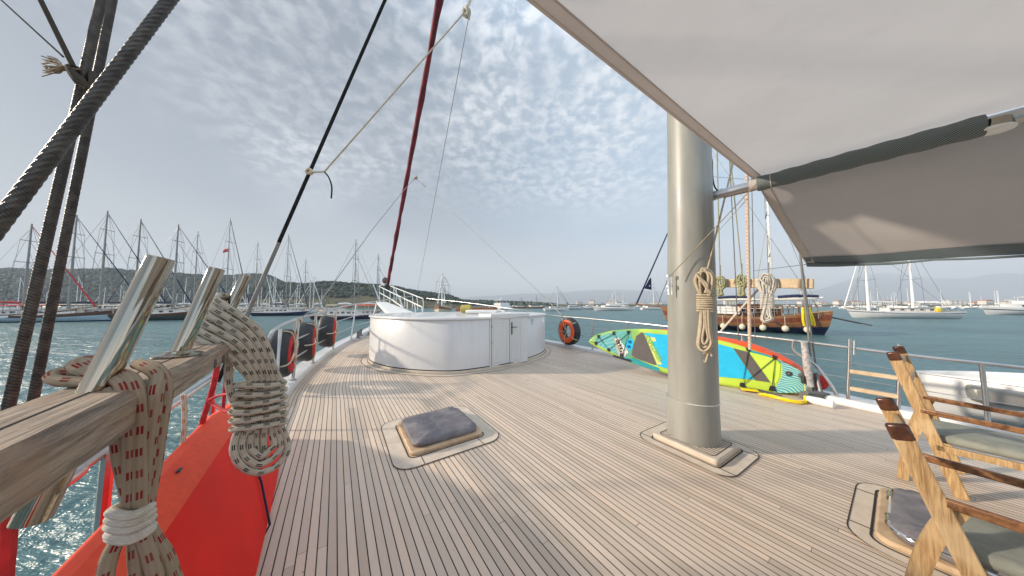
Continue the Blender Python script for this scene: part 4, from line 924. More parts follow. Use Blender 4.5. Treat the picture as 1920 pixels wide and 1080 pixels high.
# section (n outward to the deck, z) at the full body, then scaled to the tip
def ksec(s, w1, h1, dn_=0):
    o = ka + kd*s + kn*dn_
    pts = [(-.30, .10), (-.27, .50), (-.12, .80), (-.07, .812), (-.005, .755), (.015, .72), (.14, .34), (.20, .10), (.16, .03), (0, .0), (-.2, .01)]
    return [o + kn*(a*w1) + UP*(b*h1) for a, b in pts]
rings = [ksec(-1.6, 1, .97), ksec(-.6, 1, 1), ksec(0, 1, 1), ksec(.5, 1, 1), ksec(1.05, 1, 1.0), ksec(1.5, .97, .93, .0), ksec(1.9, .88, .80, .0), ksec(2.2, .72, .66, .01), ksec(2.42, .5, .53, .02), ksec(2.55, .22, .40, .03)]
mb = MB(); mb.loft(rings, rowmi=[0, 0, 1, 1, 1, 0, 0, 0, 0, 0, 0]); part(mb, 'kayak_hull', [M['red_gloss'], M['red_pale']], ky, ang=24)
mb = MB(); s0 = [ksec(1.02, 1, 1)[i] for i in (5, 6, 7)]; off = kn*.012
q0, q1 = PL(484, 905, ka+kn*.17, kn), PL(470, 1085, ka+kn*.2, kn)
mb.tube([ksec(1.02, 1, 1)[5]+off, ksec(.98, 1, 1)[6]+off, ksec(.90, 1, 1)[7]+off, ksec(.86, 1, 1)[8]+off], .006, 6); part(mb, 'deck_line', 'navy_cloth', ky)
mb = MB(); tp_ = ka+kd*2.45+UP*.33; mb.tube(cr([tp_+UP*.03, tp_+kn*.10-UP*.02, tp_+kn*.16-kd*.06-UP*.10, tp_+kn*.14-kd*.2-UP*.06], 4), .010, 6); part(mb, 'carry_handle', 'red_webbing', ky)
mb = MB()
for s_, zz_ in ((.35, .79), (1.25, .765)):
    o = ka+kd*s_+kn*-.04+UP*(zz_+.008); mb.box(o, (.03, .012, .006), Matrix((kd, kn, UP)).transposed())
part(mb, 'pad_eye', 'black', ky, smooth=False)
# ---------------- port pin rail
b0_, b1_ = D(0, 805, 1.32), D(385, 647, 1.32); bd = (b1_-b0_).normalized(); bn = Vector((bd.y, -bd.x, 0))
def BL(k, n, z): return b0_ + bd*k + bn*n + UP*(z-1.32)
prl = thing('pin_rail', 'weathered wooden beam on the left with three polished steel pins through it', 'pin rail', BL(.3, .05, 1.25))
L1 = 1.26
rings = []
for k in (-.9, -.4, 0, .2, .4, .6, .9, L1-.02, L1):
    sh = 1 if k < L1 else .9; cc = BL(k, 0, 1.266)
    rings.append([cc + bn*(a*sh) + UP*(b*sh) for a, b in ((-.070, .042), (-.058, .054), (.050, .054), (.066, .038), (.066, -.024), (.048, -.040), (-.055, -.040), (-.070, -.026))])
mb = MB(); mb.loft(rings)
t = MT('weathered_beam_wood'); o = t.coord('Object', (1, 1, 1), (0, 0, math.atan2(-bd.y, bd.x)*0))
mp = t.n('ShaderNodeMapping'); tcx = t.n('ShaderNodeTexCoord'); t.L.new(tcx.outputs['Object'], mp.inputs[0]); mp.inputs['Rotation'].default_value = (0, 0, -math.atan2(bd.y, bd.x))
mp2 = t.n('ShaderNodeMapping'); mp2.inputs['Scale'].default_value = (2.2, 34, 34); t.L.new(mp.outputs[0], mp2.inputs[0])
g = t.noise(mp2.outputs[0], 2.6, 8, .75, .5); g2 = t.noise(mp.outputs[0], 7, 4, .6)
c_ = t.mix(t.step(g, .34, .66), (.12, .085, .062), (.37, .285, .21)); c_ = t.mix(t.math('MULTIPLY', t.step(g2, .48, .7), .55), c_, (.33, .20, .12))
t.bs(color=c_, rough=.72); t.bump(g, .8, .003); M['beamwood'] = t.m
part(mb, 'beam', 'beamwood', prl)
mb = MB(); mb.box(BL(.18, 0, 1.3205), (.003, 2.14, .002), Matrix((bn, bd, UP)).transposed()); part(mb, 'glue_line', 'seam', prl, smooth=False)
for k in (.80, .93): mb = MB(); mb.lathe(BL(k, .064, 1.262), [(.020, 0), (.018, .004), (.010, .003)], 12, bn); part(mb, 'bolt_hole', 'dark', prl)
for fx, fy, tx, ty, low in ((180.5, 731, 303, 483, .80), (334.7, 667.6, 407, 503, .55), (400.7, 640.5, 462, 516, .5)):
    c0 = D(fx, fy, 1.32); kk = (c0-b0_).dot(bd); c0 = BL(kk, 0, 1.32)
    tp = PL(tx, ty, c0, bd); ax_ = (tp-c0).normalized(); mb = MB()
    mb.tube([c0-ax_*.30*low, tp-ax_*.004, tp], [.0225, .0225, .0205], 32); pin = part(mb, 'belaying_pin', 'chrome', prl, ang=50)
    if fx < 200: continue
    mb = MB(); mb.lathe(c0+UP*.002, [(.060, 0), (.060, .004), (.052, .008), (.036, .010), (.032, .018), (.027, .019)], 32); part(mb, 'flange', 'chrome', pin)
# ---------------- heavy rope coils on the pins
def TRn(pn):
    p0, nv = pn; nv = Vector(nv).normalized(); return lambda x, y, dn=0.0: PL(x, y, Vector(p0)+nv*dn, nv)
def facing(p0): v = E0-Vector(p0); v.z = 0; return v.normalized()
def coil(nm, label, mat, r, plane_n, strands, n=7, wraps=None, wmat=None):
    e = thing(nm, label, 'rope coil'); T = TRn(plane_n); first = None
    mb = MB()
    for st in strands:
        pts = []
        for q in st:
            x, y, dn = q if len(q) == 3 else (q[0], q[1], 0); pts.append(T(x, y, dn))
        pts = [p + Vector((noise.noise(p*9+Vector((len(mb.v), 0, 0))), noise.noise(p*9+Vector((0, len(mb.v), 3))), 0))*.003 for p in cr(pts, n)]
        mb.tube(pts, r, 12)
    e.location = Vector(mb.v[0]); part(mb, 'strands', mat, e)
    return e, T
pa0 = BL(.20, .082, 1.3); PA = (pa0, facing(pa0)); pb0 = BL(1.08, .10, 1.3); PB = (pb0, facing(pb0))
SA = [
 [(262, 1140, .02), (255, 1050, .01), (250, 975, 0), (226, 860, 0), (218, 790, 0), (212, 745, -.01), (190, 722, -.06), (150, 716, -.10), (112, 714, -.13), (98, 706, -.15), (118, 697, -.16), (160, 700, -.13), (200, 705, -.09)],
 [(190, 1140, .03), (205, 1050, .02), (236, 975, .0), (243, 860, .006), (239, 780, .008), (233, 735, .0), (215, 712, -.03), (180, 702, -.09), (150, 692, -.12), (142, 684, -.14), (165, 676, -.15), (205, 680, -.14)],
 [(300, 1140, .03), (285, 1050, .02), (262, 975, .003), (262, 860, .008), (262, 780, .01), (256, 735, .005), (240, 708, -.02), (205, 696, -.07), (172, 688, -.11), (160, 680, -.14), (185, 675, -.16), (225, 685, -.13)],
 [(330, 1140, .0), (306, 1050, .0), (270, 975, -.008), (277, 860, .0), (284, 780, .004), (290, 735, .004), (296, 708, -.02), (280, 692, -.06), (258, 682, -.11)],
 [(345, 1140, -.02), (315, 1050, -.01), (274, 975, -.015), (293, 860, -.008), (303, 780, -.006), (309, 735, -.012), (303, 705, -.03), (286, 686, -.08)],
]
for st in SA: st[0:0] = [(250+(st[0][0]-262)*.15, 1232, .01), (262+(st[0][0]-262)*.8, 1200, st[0][2]+.01)]
ca, T = coil('rope_coil', 'cream rope coil with dark red flecks hanging from the nearest pin, white tie', 'rope_red', .0120, PA, SA)
mb = MB()
axp = [T(243, 945), T(247, 975)]
for k, (yy, rx) in enumerate(((950, 36), (962, 37), (974, 38), (989, 37), (994, 36))):
    c_ = T(246, yy+4, -.004); h_ = (T(246+rx, yy)-T(246-rx, yy)).length/2*.86; lp = []
    for j in range(20):
        a = 2*math.pi*j/20; lp.append(c_ + PA[1].cross(UP)*(math.cos(a)*h_) + PA[1]*(math.sin(a)*.026) + UP*(.009*math.cos(a)+.002*math.sin(3*a)))
    mb.tube(lp, .0088, 10, closed=True)
part(mb, 'tie', 'rope_white', ca)
SBk = []
for k in range(6):      # the fan of strands over the pin
    f = k/5
    SBk.append([(481+44*f, 760, -.004), (481+44*f, 723-4*f, .004), (470+46*f, 712-16*f, .012), (452+50*f, 690-38*f, .020), (425+52*f, 664-52*f, .024), (395+48*f, 648-62*f, .020), (370+40*f, 635-70*f, .006), (366+42*f, 628-72*f, -.03), (380+42*f, 622-66*f, -.075), (410+30*f, 625-52*f, -.11)])
for k in range(3):
    f = k/2; SBk.append([(500+26*f, 745, -.028), (492+22*f, 700, -.03), (484+18*f, 655, -.035), (468+16*f, 612+4*f, -.05), (448+8*f, 590+8*f, -.075), (425+8*f, 580+8*f, -.10)])
for k in range(3):      # hanging loops
    f = k/2; w_ = 48-27*f; yb = 886-30*f; xc = 486+4*f
    SBk.append([(xc-w_*.5, 780, -.01*k), (xc-w_*.95, 822, .004*(5-k)), (xc-w_, 852-12*f, .008*(5-k)), (xc-w_*.6, yb-8, .010*(5-k)), (xc, yb, .011*(5-k)), (xc+w_*.65, yb-12, .008*(5-k)), (xc+w_*1.1, 846-12*f, .005*(5-k)), (xc+w_*1.0, 815, 0), (xc+w_*.6, 780, -.01*k)])
for k in range(3): SBk.append([(476+13*k, 785, .0), (466+14*k, 815, .004), (468+13*k, 845, .004), (478+8*k, 868-3*k, .0), (487+5*k, 840, -.01)])
SBk.append([(432, 662, -.01), (428, 700, .0), (432, 735, .0), (440, 750, 0)])
cbk, T = coil('rope_coil', 'thick cream rope coil with black flecks wrapped over the farthest steel pin', 'rope_black', .0152, PB, SBk, n=8)
mb = MB()
for k in range(6):
    yy = 716+k*15; c_ = T(488, yy+4, -.012); h_ = (T(488+50, yy)-T(488-50, yy)).length/2*(.97-.02*abs(k-3)); lp = []
    for j in range(22):
        a = 2*math.pi*j/22; lp.append(c_ + PB[1].cross(UP)*(math.cos(a)*h_) + PB[1]*(math.sin(a)*.048) + UP*(.012*math.cos(a)+.004*math.sin(2*a+k)))
    mb.tube(lp, .0148, 12, closed=True)
part(mb, 'binding_turns', 'rope_black', cbk)
# red lashings under the beam
rl_ = thing('red_lashing', 'red webbing lashings tied under the wooden beam beside the kayak', 'lashing')
def ptube(pts, r, **k): mb = MB(); mb.tube(cr([P(*p) for p in pts], 4), r, 8, **k); return mb
for pts, r_, mt__ in (([(344, 740, 1.35), (346, 790, 1.35), (341, 850, 1.35)], .010, 'rope_orange'), ([(414, 640, 1.5), (402, 715, 1.5), (380, 790, 1.55), (365, 850, 1.6)], .013, 'red_webbing'), ([(427, 660, 1.45), (418, 770, 1.5)], .008, 'red_webbing'), ([(392, 750, 1.45), (410, 742, 1.45), (430, 738, 1.4)], .007, 'red_webbing'), ([(388, 752, 1.45), (400, 758, 1.45), (420, 770, 1.42), (440, 775, 1.4)], .008, 'red_webbing'), ([(8, 930, .62), (12, 985, .62), (4, 1090, .62)], .014, 'red_cloth'), ([(436, 690, 1.35), (430, 720, 1.35), (432, 752, 1.35), (444, 745, 1.33)], .010, 'rope_orange')):
    part(ptube(pts, r_), 'lashing', mt__, rl_)
# ---------------- shrouds at left
def cable(name, label, a, b, r, mat, ext0=0, ext1=0, lobes=None, n=10, seg=2, grp=None, cat='cable'):
    a, b = Vector(a), Vector(b); d = b-a; a2, b2 = a-d*ext0, b+d*ext1; m = seg
    pts = [a2.lerp(b2, i/m) for i in range(m+1)]; mb = MB(); mb.tube(pts, r, n, lobes=lobes)
    e = thing(name, label, cat, a2, grp); part(mb, name.split('_')[-1] if False else 'strand', mat, e, ang=60); return e
cable('wire_shroud', 'thickest twisted steel cable slanting across the top left corner', P(0, 418, .62), P(318, 0, .80), .0150, 'wirerope', .5, 1.0, (6, .20, 145), 72, 460, 'twisted wire shrouds at the left')
cable('wire_shroud', 'left one of the two parallel steel cables rising behind the wooden beam', P(20, 745, 1.02), P(190, 0, 1.12), .0150, 'wirerope2', .35, 1.2, (6, .16, 222), 40, 520, 'twisted wire shrouds at the left')
cable('wire_shroud', 'right one of the two parallel steel cables rising behind the wooden beam', P(65, 735, 1.12), P(211, 0, 1.22), .0145, 'wirerope2', .3, 1.2, (6, .16, 222), 40, 520, 'twisted wire shrouds at the left')
# frayed knot with two lines
kn_ = thing('frayed_knot', 'frayed brown rope knot tied round the steel cables at upper left', 'knot', P(150, 145, 1.08)); mb = MB()
for k in range(4):
    a0 = k*.9; mb.tube(cr([P(128+8*k, 128+6*k, 1.02), P(150+6*k, 160+3*k, 1.0), P(172, 165-5*k, 1.05), P(166, 140-3*k, 1.14), P(140, 126+5*k, 1.10)], 5, True), .0085, 8, closed=True)
part(mb, 'knot_turns', 'oldfray', kn_); mb = MB()
for k in range(26):
    a = random.uniform(-1, 1); mb.tube(cr([P(150, 130, 1.05), P(118, 128+5*a, 1.04+.01*a), P(100-random.uniform(-12, 14), 124+14*a, 1.04+random.uniform(-.03, .03)), P(84-random.uniform(-14, 8), 122+18*a+random.uniform(-6, 8), 1.04+random.uniform(-.03, .03))], 3), .0024, 4)
part(mb, 'frayed_end', 'rope_tan', kn_); mb = MB()
mb.tube([P(138, 126, 1.05), P(76, 0, 1.10), P(50, -60, 1.12)], .0088, 8); part(mb, 'thick_line', 'oldfray', kn_); mb = MB()
mb.tube([P(118, 106, 1.05), P(0, -2, 1.3), P(-80, -75, 1.4)], .0040, 6); part(mb, 'thin_line', 'dark_rope', kn_)
# foremast stay, black then grey
sA, sB = P(460, 598, 2.2), P(722, 0, 2.55); f_ = (598-445)/598.
e = cable('stay', 'black stay running up from behind the black flecked rope coil', sA, sB, .0150, 'dark_rope', 0.15, 2.0, grp=None, n=12, cat='stay')
mb = MB(); mb.tube([sA.lerp(sB, -.06), sA.lerp(sB, .20)], .0158, 12); part(mb, 'grey_sheath', simple('grey_stay_sheath', (.20, .19, .175), .6), e)
kp = sA.lerp(sB, (598-357)/598.)
rk = thing('tied_rope', 'cream rope tied to the black stay and rising to a thick knot', 'rope', kp)
kt = P(872, 22, 3.2); mb = MB(); mb.tube([kp, P(608, 322, 2.5), kt], .0085, 10); part(mb, 'line', 'rope_cream', rk); mb = MB(); mb.tube([kt, P(885, -10, 3.25), P(905, -90, 3.3)], .013, 10); mb.tube([kt+Vector((.02, 0, 0)), P(905, -60, 3.2)], .010, 8); part(mb, 'upper_line', 'rope_white', rk)
def knot(c, r, rr, n, mat, nm, par, sx=1):
    m_ = MB()
    for k in range(n):
        ax_ = Vector((random.uniform(-1, 1), random.uniform(-1, 1), random.uniform(-1, 1))).normalized(); m_.torus(Vector(c)+Vector((random.uniform(-1, 1)*r*.3*sx, 0, random.uniform(-1, 1)*r*.35)), r*random.uniform(.6, .9), rr, ax_, 16, 7)
    return part(m_, nm, mat, par)
knot(kp, .032, .009, 5, 'rope_cream', 'lower_knot', rk); knot(kt, .065, .014, 5, 'rope_white', 'upper_knot', rk, 1.4)
mb = MB(); mb.tube(cr([P(607, 321, 2.5), P(616, 332, 2.5), P(622, 350, 2.5), P(621, 372, 2.5)], 5), .007, 8); part(mb, 'loose_tail', 'dark_rope', rk)
# furled headsail, its bridle
fa, fb2 = P(727, 532, 21.5), P(824, 0, 9.4); fl = thing('furled_headsail', 'dark red furled sail running up from the bowsprit tip', 'sail', fa)
mb = MB(); pts = [fa.lerp(fb2, -.0+k/60*2.0) for k in range(61)]; mb.tube(pts, [.13+.035*math.sin(k*.9)*(k % 3 == 0)+.02*noise.noise(Vector((k*.7, 0, 0))) for k in range(61)], 14, lobes=(3, .18, 1.6)); M['sailred'] = simple('dark_red_sailcloth', (.20, .022, .035), .8, 0, .45, 1.2, bump=.5, bscale=3)
part(mb, 'sail_roll', 'sailred', fl)
mb = MB(); mb.lathe(fa-UP*.1, [(.10, -.5), (.22, -.45), (.24, -.15), (.10, -.1), (.09, .3)], 14, (fb2-fa)); part(mb, 'furling_drum', 'black', fl)
jn = fa.lerp(fb2, .31)
jn = P(779, 333, 15.2); bl_ = thing('bridle_lines', 'two thin lines spreading down from the dark red furled sail to both rails', 'line', jn)
mb = MB(); mb.tube([jn, P(757, 357, 14.0), P(697, 432, 9.5), P(596, 572, 5.3), P(562, 598, 4.95)], [.02, .018, .013, .011, .011], 6); part(mb, 'port_line', 'mastgrey', bl_)
mb = MB(); mb.tube([jn, P(800, 352, 14.7), P(900, 445, 12.5), P(1020, 556, 10.2), P(1052, 590, 9.4)], .013, 6); part(mb, 'starboard_line', 'wire', bl_)
knot(jn, .12, .03, 3, 'rope_cream', 'line_knot', bl_); knot(P(562, 600, 4.93), .05, .012, 4, 'rope_cream', 'rail_knot', bl_)
cable('thin_line', 'very thin dark line hanging from the top knot down to the bow', P(879, 30, 3.3), P(783, 545, 15.5), .006, 'wire', 0, 0, n=5, cat='line')
# ---------------- hanks of rope
def hank(label, p0, nrm, xc, yt, w0, w1, yb, wt, ww, wb, mat, r, nloops=5, grp=None, wrapm=None, topn=5, seed=0):
    rnd = random.Random(seed); e = thing('rope_hank', label, 'rope coil', PL(xc, yt, p0, nrm), grp); nrm = Vector(nrm).normalized(); hz_ = nrm.cross(UP).normalized()
    def T(x, y, o=0): return PL(x, y, p0, nrm) - nrm*0 + (E0-PL(x, y, p0, nrm)).normalized()*o
    mb = MB(); rr = r
    for k in range(nloops):
        f = k/max(1, nloops-1); x0 = xc-wb*(.9-.7*f)+rnd.uniform(-1, 1); x1 = xc+wb*(.9-.6*f); y_ = yb-(yb-w1)*(.42*f*rnd.uniform(.3, 1)); o = r*1.6*(k % 3)
        mb.tube(cr([T(xc-ww*.5*(1-f), w1-4, o), T(x0+wb*.25, (w1+y_)/2-8, o), T(x0, y_-(y_-w1)*.16, o), T((x0+x1)/2-1, y_, o), T(x1, y_-(y_-w1)*.18, o), T(x1-wb*.2, (w1+y_)/2, o), T(xc+ww*.6*(1-f), w1-4, o)], 5), rr, 7)
    part(mb, 'lower_loops', mat, e); mb = MB()
    for k in range(topn):
        a = rnd.uniform(-.5, .5); o = r*1.5*(k % 3); s = 1-.12*k
        mb.tube(cr([T(xc-ww*.4+a*4, w0+4, o), T(xc-wt*s, (w0+yt)/2+6*a, o), T(xc-wt*.7*s+a*6, yt+(w0-yt)*.18, o), T(xc+a*wt*.7, yt+rnd.uniform(-2, 6), o), T(xc+wt*.8*s, yt+(w0-yt)*.25, o), T(xc+wt*.8*s+a*5, (w0+yt)/2+8, o), T(xc+ww*.5+a*5, w0+4, o)], 5), rr, 7)
    for k in range(3):
        mb.tube(cr([T(xc-wt*.7+k*4, yt+8+k*5, r*4), T(xc+(k-1)*5, (yt+w0)/2+3*k, r*5), T(xc+wt*.5-k*5, w0-2, r*4)], 4), rr, 7)
    part(mb, 'upper_loops', mat, e)
    if w1 > w0+3:
        mb = MB(); nw = max(2, int(round((w1-w0)/(2.05*r/((T(xc, w1)-T(xc, w0)).length/(w1-w0))))))
        for k in range(nw):
            yy = w0+(w1-w0)*(k+.5)/nw; c_ = T(xc, yy); hw = (T(xc+ww, yy)-T(xc-ww, yy)).length/2
            mb.tube([c_ + hz_*math.cos(a)*hw + nrm*math.sin(a)*r*3.2 + UP*.004*math.cos(a+k) for a in [2*math.pi*j/18 for j in range(18)]], rr, 7, closed=True)
        part(mb, 'binding_turns', mat, e)
    return e
mnn = (E0-MC); mnn.z = 0; mnn.normalize()
fr = MC + Vector((mnn.x*math.cos(R(38))-mnn.y*math.sin(R(38)), mnn.x*math.sin(R(38))+mnn.y*math.cos(R(38)), 0))*.255
n_ = (fr-MC).normalized(); fr = fr+UP*1.5+lean(1.5)
hank('beige rope hank with tight wraps hanging on the right side of the grey mast', fr, mnn, 1321, 505, 551, 585, 662, 22, 16, 17, 'rope_cream', .0115, 7, seed=3, topn=7)
m_ = MB(); m_.tube(cr([PL(1316, 640, fr, mnn), PL(1313, 662, fr, mnn), PL(1322, 679, fr, mnn), PL(1329, 660, fr, mnn), PL(1335, 668, fr, mnn)], 5), .0095, 8)
hk = thing('rope_tail', 'loose end of beige rope dangling below the hank on the mast', 'rope', PL(1322, 660, fr, mnn)); part(m_, 'tail', 'rope_cream', hk)
cable('halyard', 'tan halyard slanting from the hank on the mast up to the awning edge', PL(1325, 512, fr, mnn), P(1378, 292, 2.75), .0085, 'rope_cream', 0, .6, cat='rope')
# shackles on the mast's left side
sh = thing('mast_shackles', 'pair of small steel shackles on the left side of the grey mast', 'shackle'); mb = MB()
ql = MC+Vector((-mnn.y, mnn.x, 0)).normalized()*-.23
ql = P(1254, 520, 2.80)
for dx in (-.012, .022):
    mb.tube([ql+Vector((dx, 0, .03)), ql+Vector((dx, 0, -.10)), ql+Vector((dx+.004, 0, -.19))], .006, 6)
    for z_ in (.02, -.09): mb.torus(ql+Vector((dx, -.01, z_)), .014, .004, (1, .3, 0), 12, 5)
part(mb, 'shackle', 'steel', sh); sh.location = ql
for q_ in sh.children: q_.matrix_parent_inverse = Matrix.Translation(-ql)
cable('topping_line', 'thin line rising from the mast shackles to the boom', P(1256, 518, 2.72), P(1415, 348, 2.45), .0045, 'rope_tan', 0, .02, n=6, cat='line')
cable('topping_line', 'thin line from behind the mast crossing up to the boom end', P(1336, 446, 3.4), P(1402, 372, 3.0), .0045, 'rope_tan', .3, 0, n=6, cat='line')
# starboard pin rail and its gear
sb0, sb1 = Vector((4.30, 5.15, 0)), Vector((4.89, 4.15, 0)); sb0 = P(1352, 531, 5.15); sb1 = P(1526, 532, 4.15); sbn = Vector(((sb1-sb0).y, -(sb1-sb0).x, 0)).normalized()
if sbn.dot(E0-sb0) < 0: sbn = -sbn
pr2 = thing('pin_rail', 'pale wooden pin rail high above the right rail, three small rope coils on it', 'pin rail', sb0)
mb = MB(); mb.bar(sb0, sb1, .165, .07, UP); part(mb, 'beam', 'teak_pale', pr2, bevel=.012)
mb = MB(); q = P(1514, 533.5, 4.22)+sbn*.037
for dx, w_ in ((-.12, .035), (-.085, .05), (-.03, .03), (.0, .02), (.05, .045)):
    mb.lathe(q+(sb1-sb0).normalized()*dx, [(w_/2, 0), (w_/3, .004)], 8, sbn)
part(mb, 'burnt_marks', 'dark', pr2)
for x, yt in ((1351, 497), (1391, 494), (1441, 492)):
    q = PL(x, 522, sb0, sbn); t_ = PL(x, yt, sb0, sbn); mb = MB(); mb.tube([q-UP*.3, t_], .016, 10); part(mb, 'belaying_pin', 'steel', pr2)
so_ = sb0+sbn*.09
hank('olive flecked rope hank, leftmost on the pale pin rail, next to the mast', so_, sbn, 1350, 519, 538, 543, 555, 12, 6, 7, 'rope_green', .011, 5, topn=7, seed=5, grp='rope hanks on the right pin rail')
hank('olive rope hank in the middle of the pale pin rail', so_, sbn, 1391, 515, 538, 543, 555, 12, 6, 7, 'rope_green', .011, 5, topn=7, seed=8, grp='rope hanks on the right pin rail')
hank('large cream rope hank bound with turns, rightmost on the pale pin rail', so_, sbn, 1438, 514, 552, 579, 604, 19, 12, 12, 'rope_white', .0130, 6, seed=9, topn=8, grp='rope hanks on the right pin rail')
for k, (x0, y0, x1, y1, Y0, Y1, r_, mt__, lb, ex) in enumerate((
    (1350, 522, 1347, 395, 4.95, 4.7, .010, 'rope_green', 'pale green halyard rising from the leftmost hank of the right pin rail', .9),
    (1385, 640, 1372, 380, 4.7, 4.3, .007, 'wire', 'thin steel line left of the orange flecked rope on the right', .9),
    (1392, 520, 1378, 380, 4.6, 4.3, .008, 'rope_green', 'green halyard rising from the middle hank of the right pin rail', .9),
    (1406, 655, 1401, 375, 4.4, 4.1, .023, 'rope_orange', 'thick orange flecked rope rising beside the middle hank on the right', .9),
    (1416, 640, 1410, 365, 4.6, 4.3, .006, 'wire', 'thin steel line right of the orange flecked rope on the right', .9),
    (1520, 668, 1494, 418, 4.22, 4.0, .013, 'mastgrey', 'nearer of two steel shrouds crossing the right end of the pale pin rail', .6),
    (1530, 690, 1500, 470, 4.25, 4.15, .010, 'wire', 'darker steel shroud just right of the pale one behind the pin rail', .6),
    (1330, 645, 1442, 520, 5.6, 4.6, .020, 'rope_white', 'slanting cream line from the rail behind the mast up to the pin rail', 0))):
    cable('rigging_line', lb, P(x0, y0, Y0), P(x1, y1, Y1), r_, mt__, 0, ex, n=8, cat='rigging', grp='rigging lines at the right shrouds')
sc_ = thing('shroud_sleeve', 'scuffed white plastic sleeve on the right shroud above the paddleboard tail', 'sleeve', P(1513, 690, 4.15)); mb = MB(); mb.tube([P(1507, 640, 4.2), P(1514, 690, 4.2), P(1520, 725, 4.2)], [.035, .048, .04], 12); part(mb, 'sleeve', simple('scuffed_grey_tape', (.40, .37, .36), .7, 0, .4, 20), sc_)
# ---------------- boom, awning, lamp
bmA = P(1338, 367, 2.78); bmB = P(1925, 214, 1.55); bdv = (bmB-bmA).normalized()
bo = thing('boom', 'horizontal boom leaving the mast under the awning, half wrapped in a black mesh sleeve', 'boom', bmA)
bend = bmA+bdv*5.0; mb = MB(); mb.tube([bmA, bend], .050, 20, flat=.8); part(mb, 'boom_tube', 'rail', bo)
s1 = bmA+bdv*((PL(1420, 345, bmA, Vector((bdv.y, -bdv.x, 0)))-bmA).dot(bdv)); s2 = bmA+bdv*((PL(1845, 236, bmA, Vector((bdv.y, -bdv.x, 0)))-bmA).dot(bdv))
mb = MB(); mb.tube([s1.lerp(s2, k/24) for k in range(25)], [.070+.004*math.sin(k*1.7) for k in range(25)], 28); part(mb, 'mesh_sleeve', 'sleeve', bo)
mb = MB(); mb.tube([s1-bdv*.06, s1+bdv*.10], [.052, .070], 24); part(mb, 'sleeve_end', 'hem', bo)
mb = MB(); mb.box(bmA, (.09, .07, .06), Matrix((bdv, Vector((bdv.y, -bdv.x, 0)), UP)).transposed()); mb.lathe(bmA+Vector((.0, 0, -.05)), [(.02, 0), (.02, .10)], 12)
mb.tube([bmA+bdv*.07-UP*.045, bmA+bdv*.07+UP*.05], .016, 10); mb.tube([bmA+bdv*.1-UP*.045, bmA+bdv*.36-UP*.048], .012, 8); part(mb, 'gooseneck', 'chrome', bo)
mb = MB(); mb.tube(cr([P(1329, 296, 2.80), P(1335, 300, 2.78), P(1336, 330, 2.76), P(1340, 350, 2.75), P(1349, 361, 2.72)], 5), .0075, 8); part(mb, 'electric_cable', 'black', bo)
lc = P(1868, 236, 1.62); lm = thing('boom_lamp', 'round white puck lamp clipped under the boom at the right edge', 'lamp', lc)
tilt = Vector((-.10, .05, -1)).normalized()
mb = MB(); mb.lathe(lc, [(.02, -.045), (.055, -.04), (.060, .0), (.060, .02), (.05, .022)], 28, tilt); part(mb, 'lamp_body', 'chrome', lm)
mb = MB(); mb.lathe(lc+tilt*.021, [(.066, -.004), (.068, .004), (.062, .012), (.02, .015)], 28, tilt); part(mb, 'lamp_lens', simple('white_lamp_lens', (.88, .88, .86), .4, spec=.5), lm)
# awning
A0 = P(1417, 336, 2.60); A1 = P(1003, 0, 1.02); A2 = P(1514, 494, 3.05)
A3 = P(1920, 478, 1.98); sdv = (A3-A2).normalized(); A1x = A0+(A1-A0)*1.45
aw = thing('awning', 'large taupe canvas awning stretched over the boom at the upper right', 'awning', A0)
def sheet(a, b, c_, d_, nu, nv, sag=0.0, ripple=.0, seed=0, bow=0.0):
    mb = MB(); vs = []
    for j in range(nv+1):
        for i in range(nu+1):
            u, v = i/nu, j/nv; p = (a*(1-u)+b*u)*(1-v)+(d_*(1-u)+c_*u)*v
            p = p - UP*(sag*4*u*(1-u)*(.3+.7*min(1, v*4))) + UP*(noise.noise(Vector((u*3+seed, v*6, 0)))*ripple*min(1, v*8)) + UP*(bow*4*u*(1-u)*(1-v))
            vs.append(p)
    W_ = nu+1; mb.add(vs, [(j*W_+i, j*W_+i+1, (j+1)*W_+i+1, (j+1)*W_+i) for j in range(nv) for i in range(nu)]); return mb, vs
Rb = A0+bdv*4.6; R2 = A2+sdv*4.6; R1 = A1x+bdv*4.6
mb, vS = sheet(A0, A2, R2, Rb, 24, 40, .05, .05, 1); part(mb, 'starboard_panel', 'awning_shaded', aw, recalc=False)
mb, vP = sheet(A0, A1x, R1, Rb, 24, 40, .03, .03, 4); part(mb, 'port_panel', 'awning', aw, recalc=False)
def hemof(vs, nu, w_, mat, nm, drop=.006):
    m_ = MB(); a = [Vector(vs[i]) for i in range(nu+1)]; b = [Vector(vs[(nu+1)*1+i]) for i in range(nu+1)]
    inn = [p+(q-p).normalized()*w_-UP*drop for p, q in zip(a, b)]; out = [p-(q-p).normalized()*.004-UP*drop for p, q in zip(a, b)]
    m_.add(out+inn, [(i, i+1, nu+2+i, nu+1+i) for i in range(nu)]); part(m_, nm, mat, aw, recalc=False)
    m_ = MB(); m_.tube(out, .0075, 8); m_.tube(inn, .0045, 6); part(m_, 'hem_cord', 'hem', aw)
hemof(vS, 24, .060, 'hem', 'front_hem'); hemof(vP, 24, .055, 'hem', 'front_hem')
m_ = MB(); col_ = [Vector(vS[j*25+24]) for j in range(41)]; inn = [Vector(vS[j*25+22]) for j in range(41)]
vv = [a+UP*-.004+sdv*0 for a in col_]+[a+(b-a).normalized()*.13-UP*.012 for a, b in zip(col_, inn)]; m_.add(vv, [(i, i+1, 42+i, 41+i) for i in range(40)])
part(m_, 'side_valance', 'valance', aw, recalc=False)
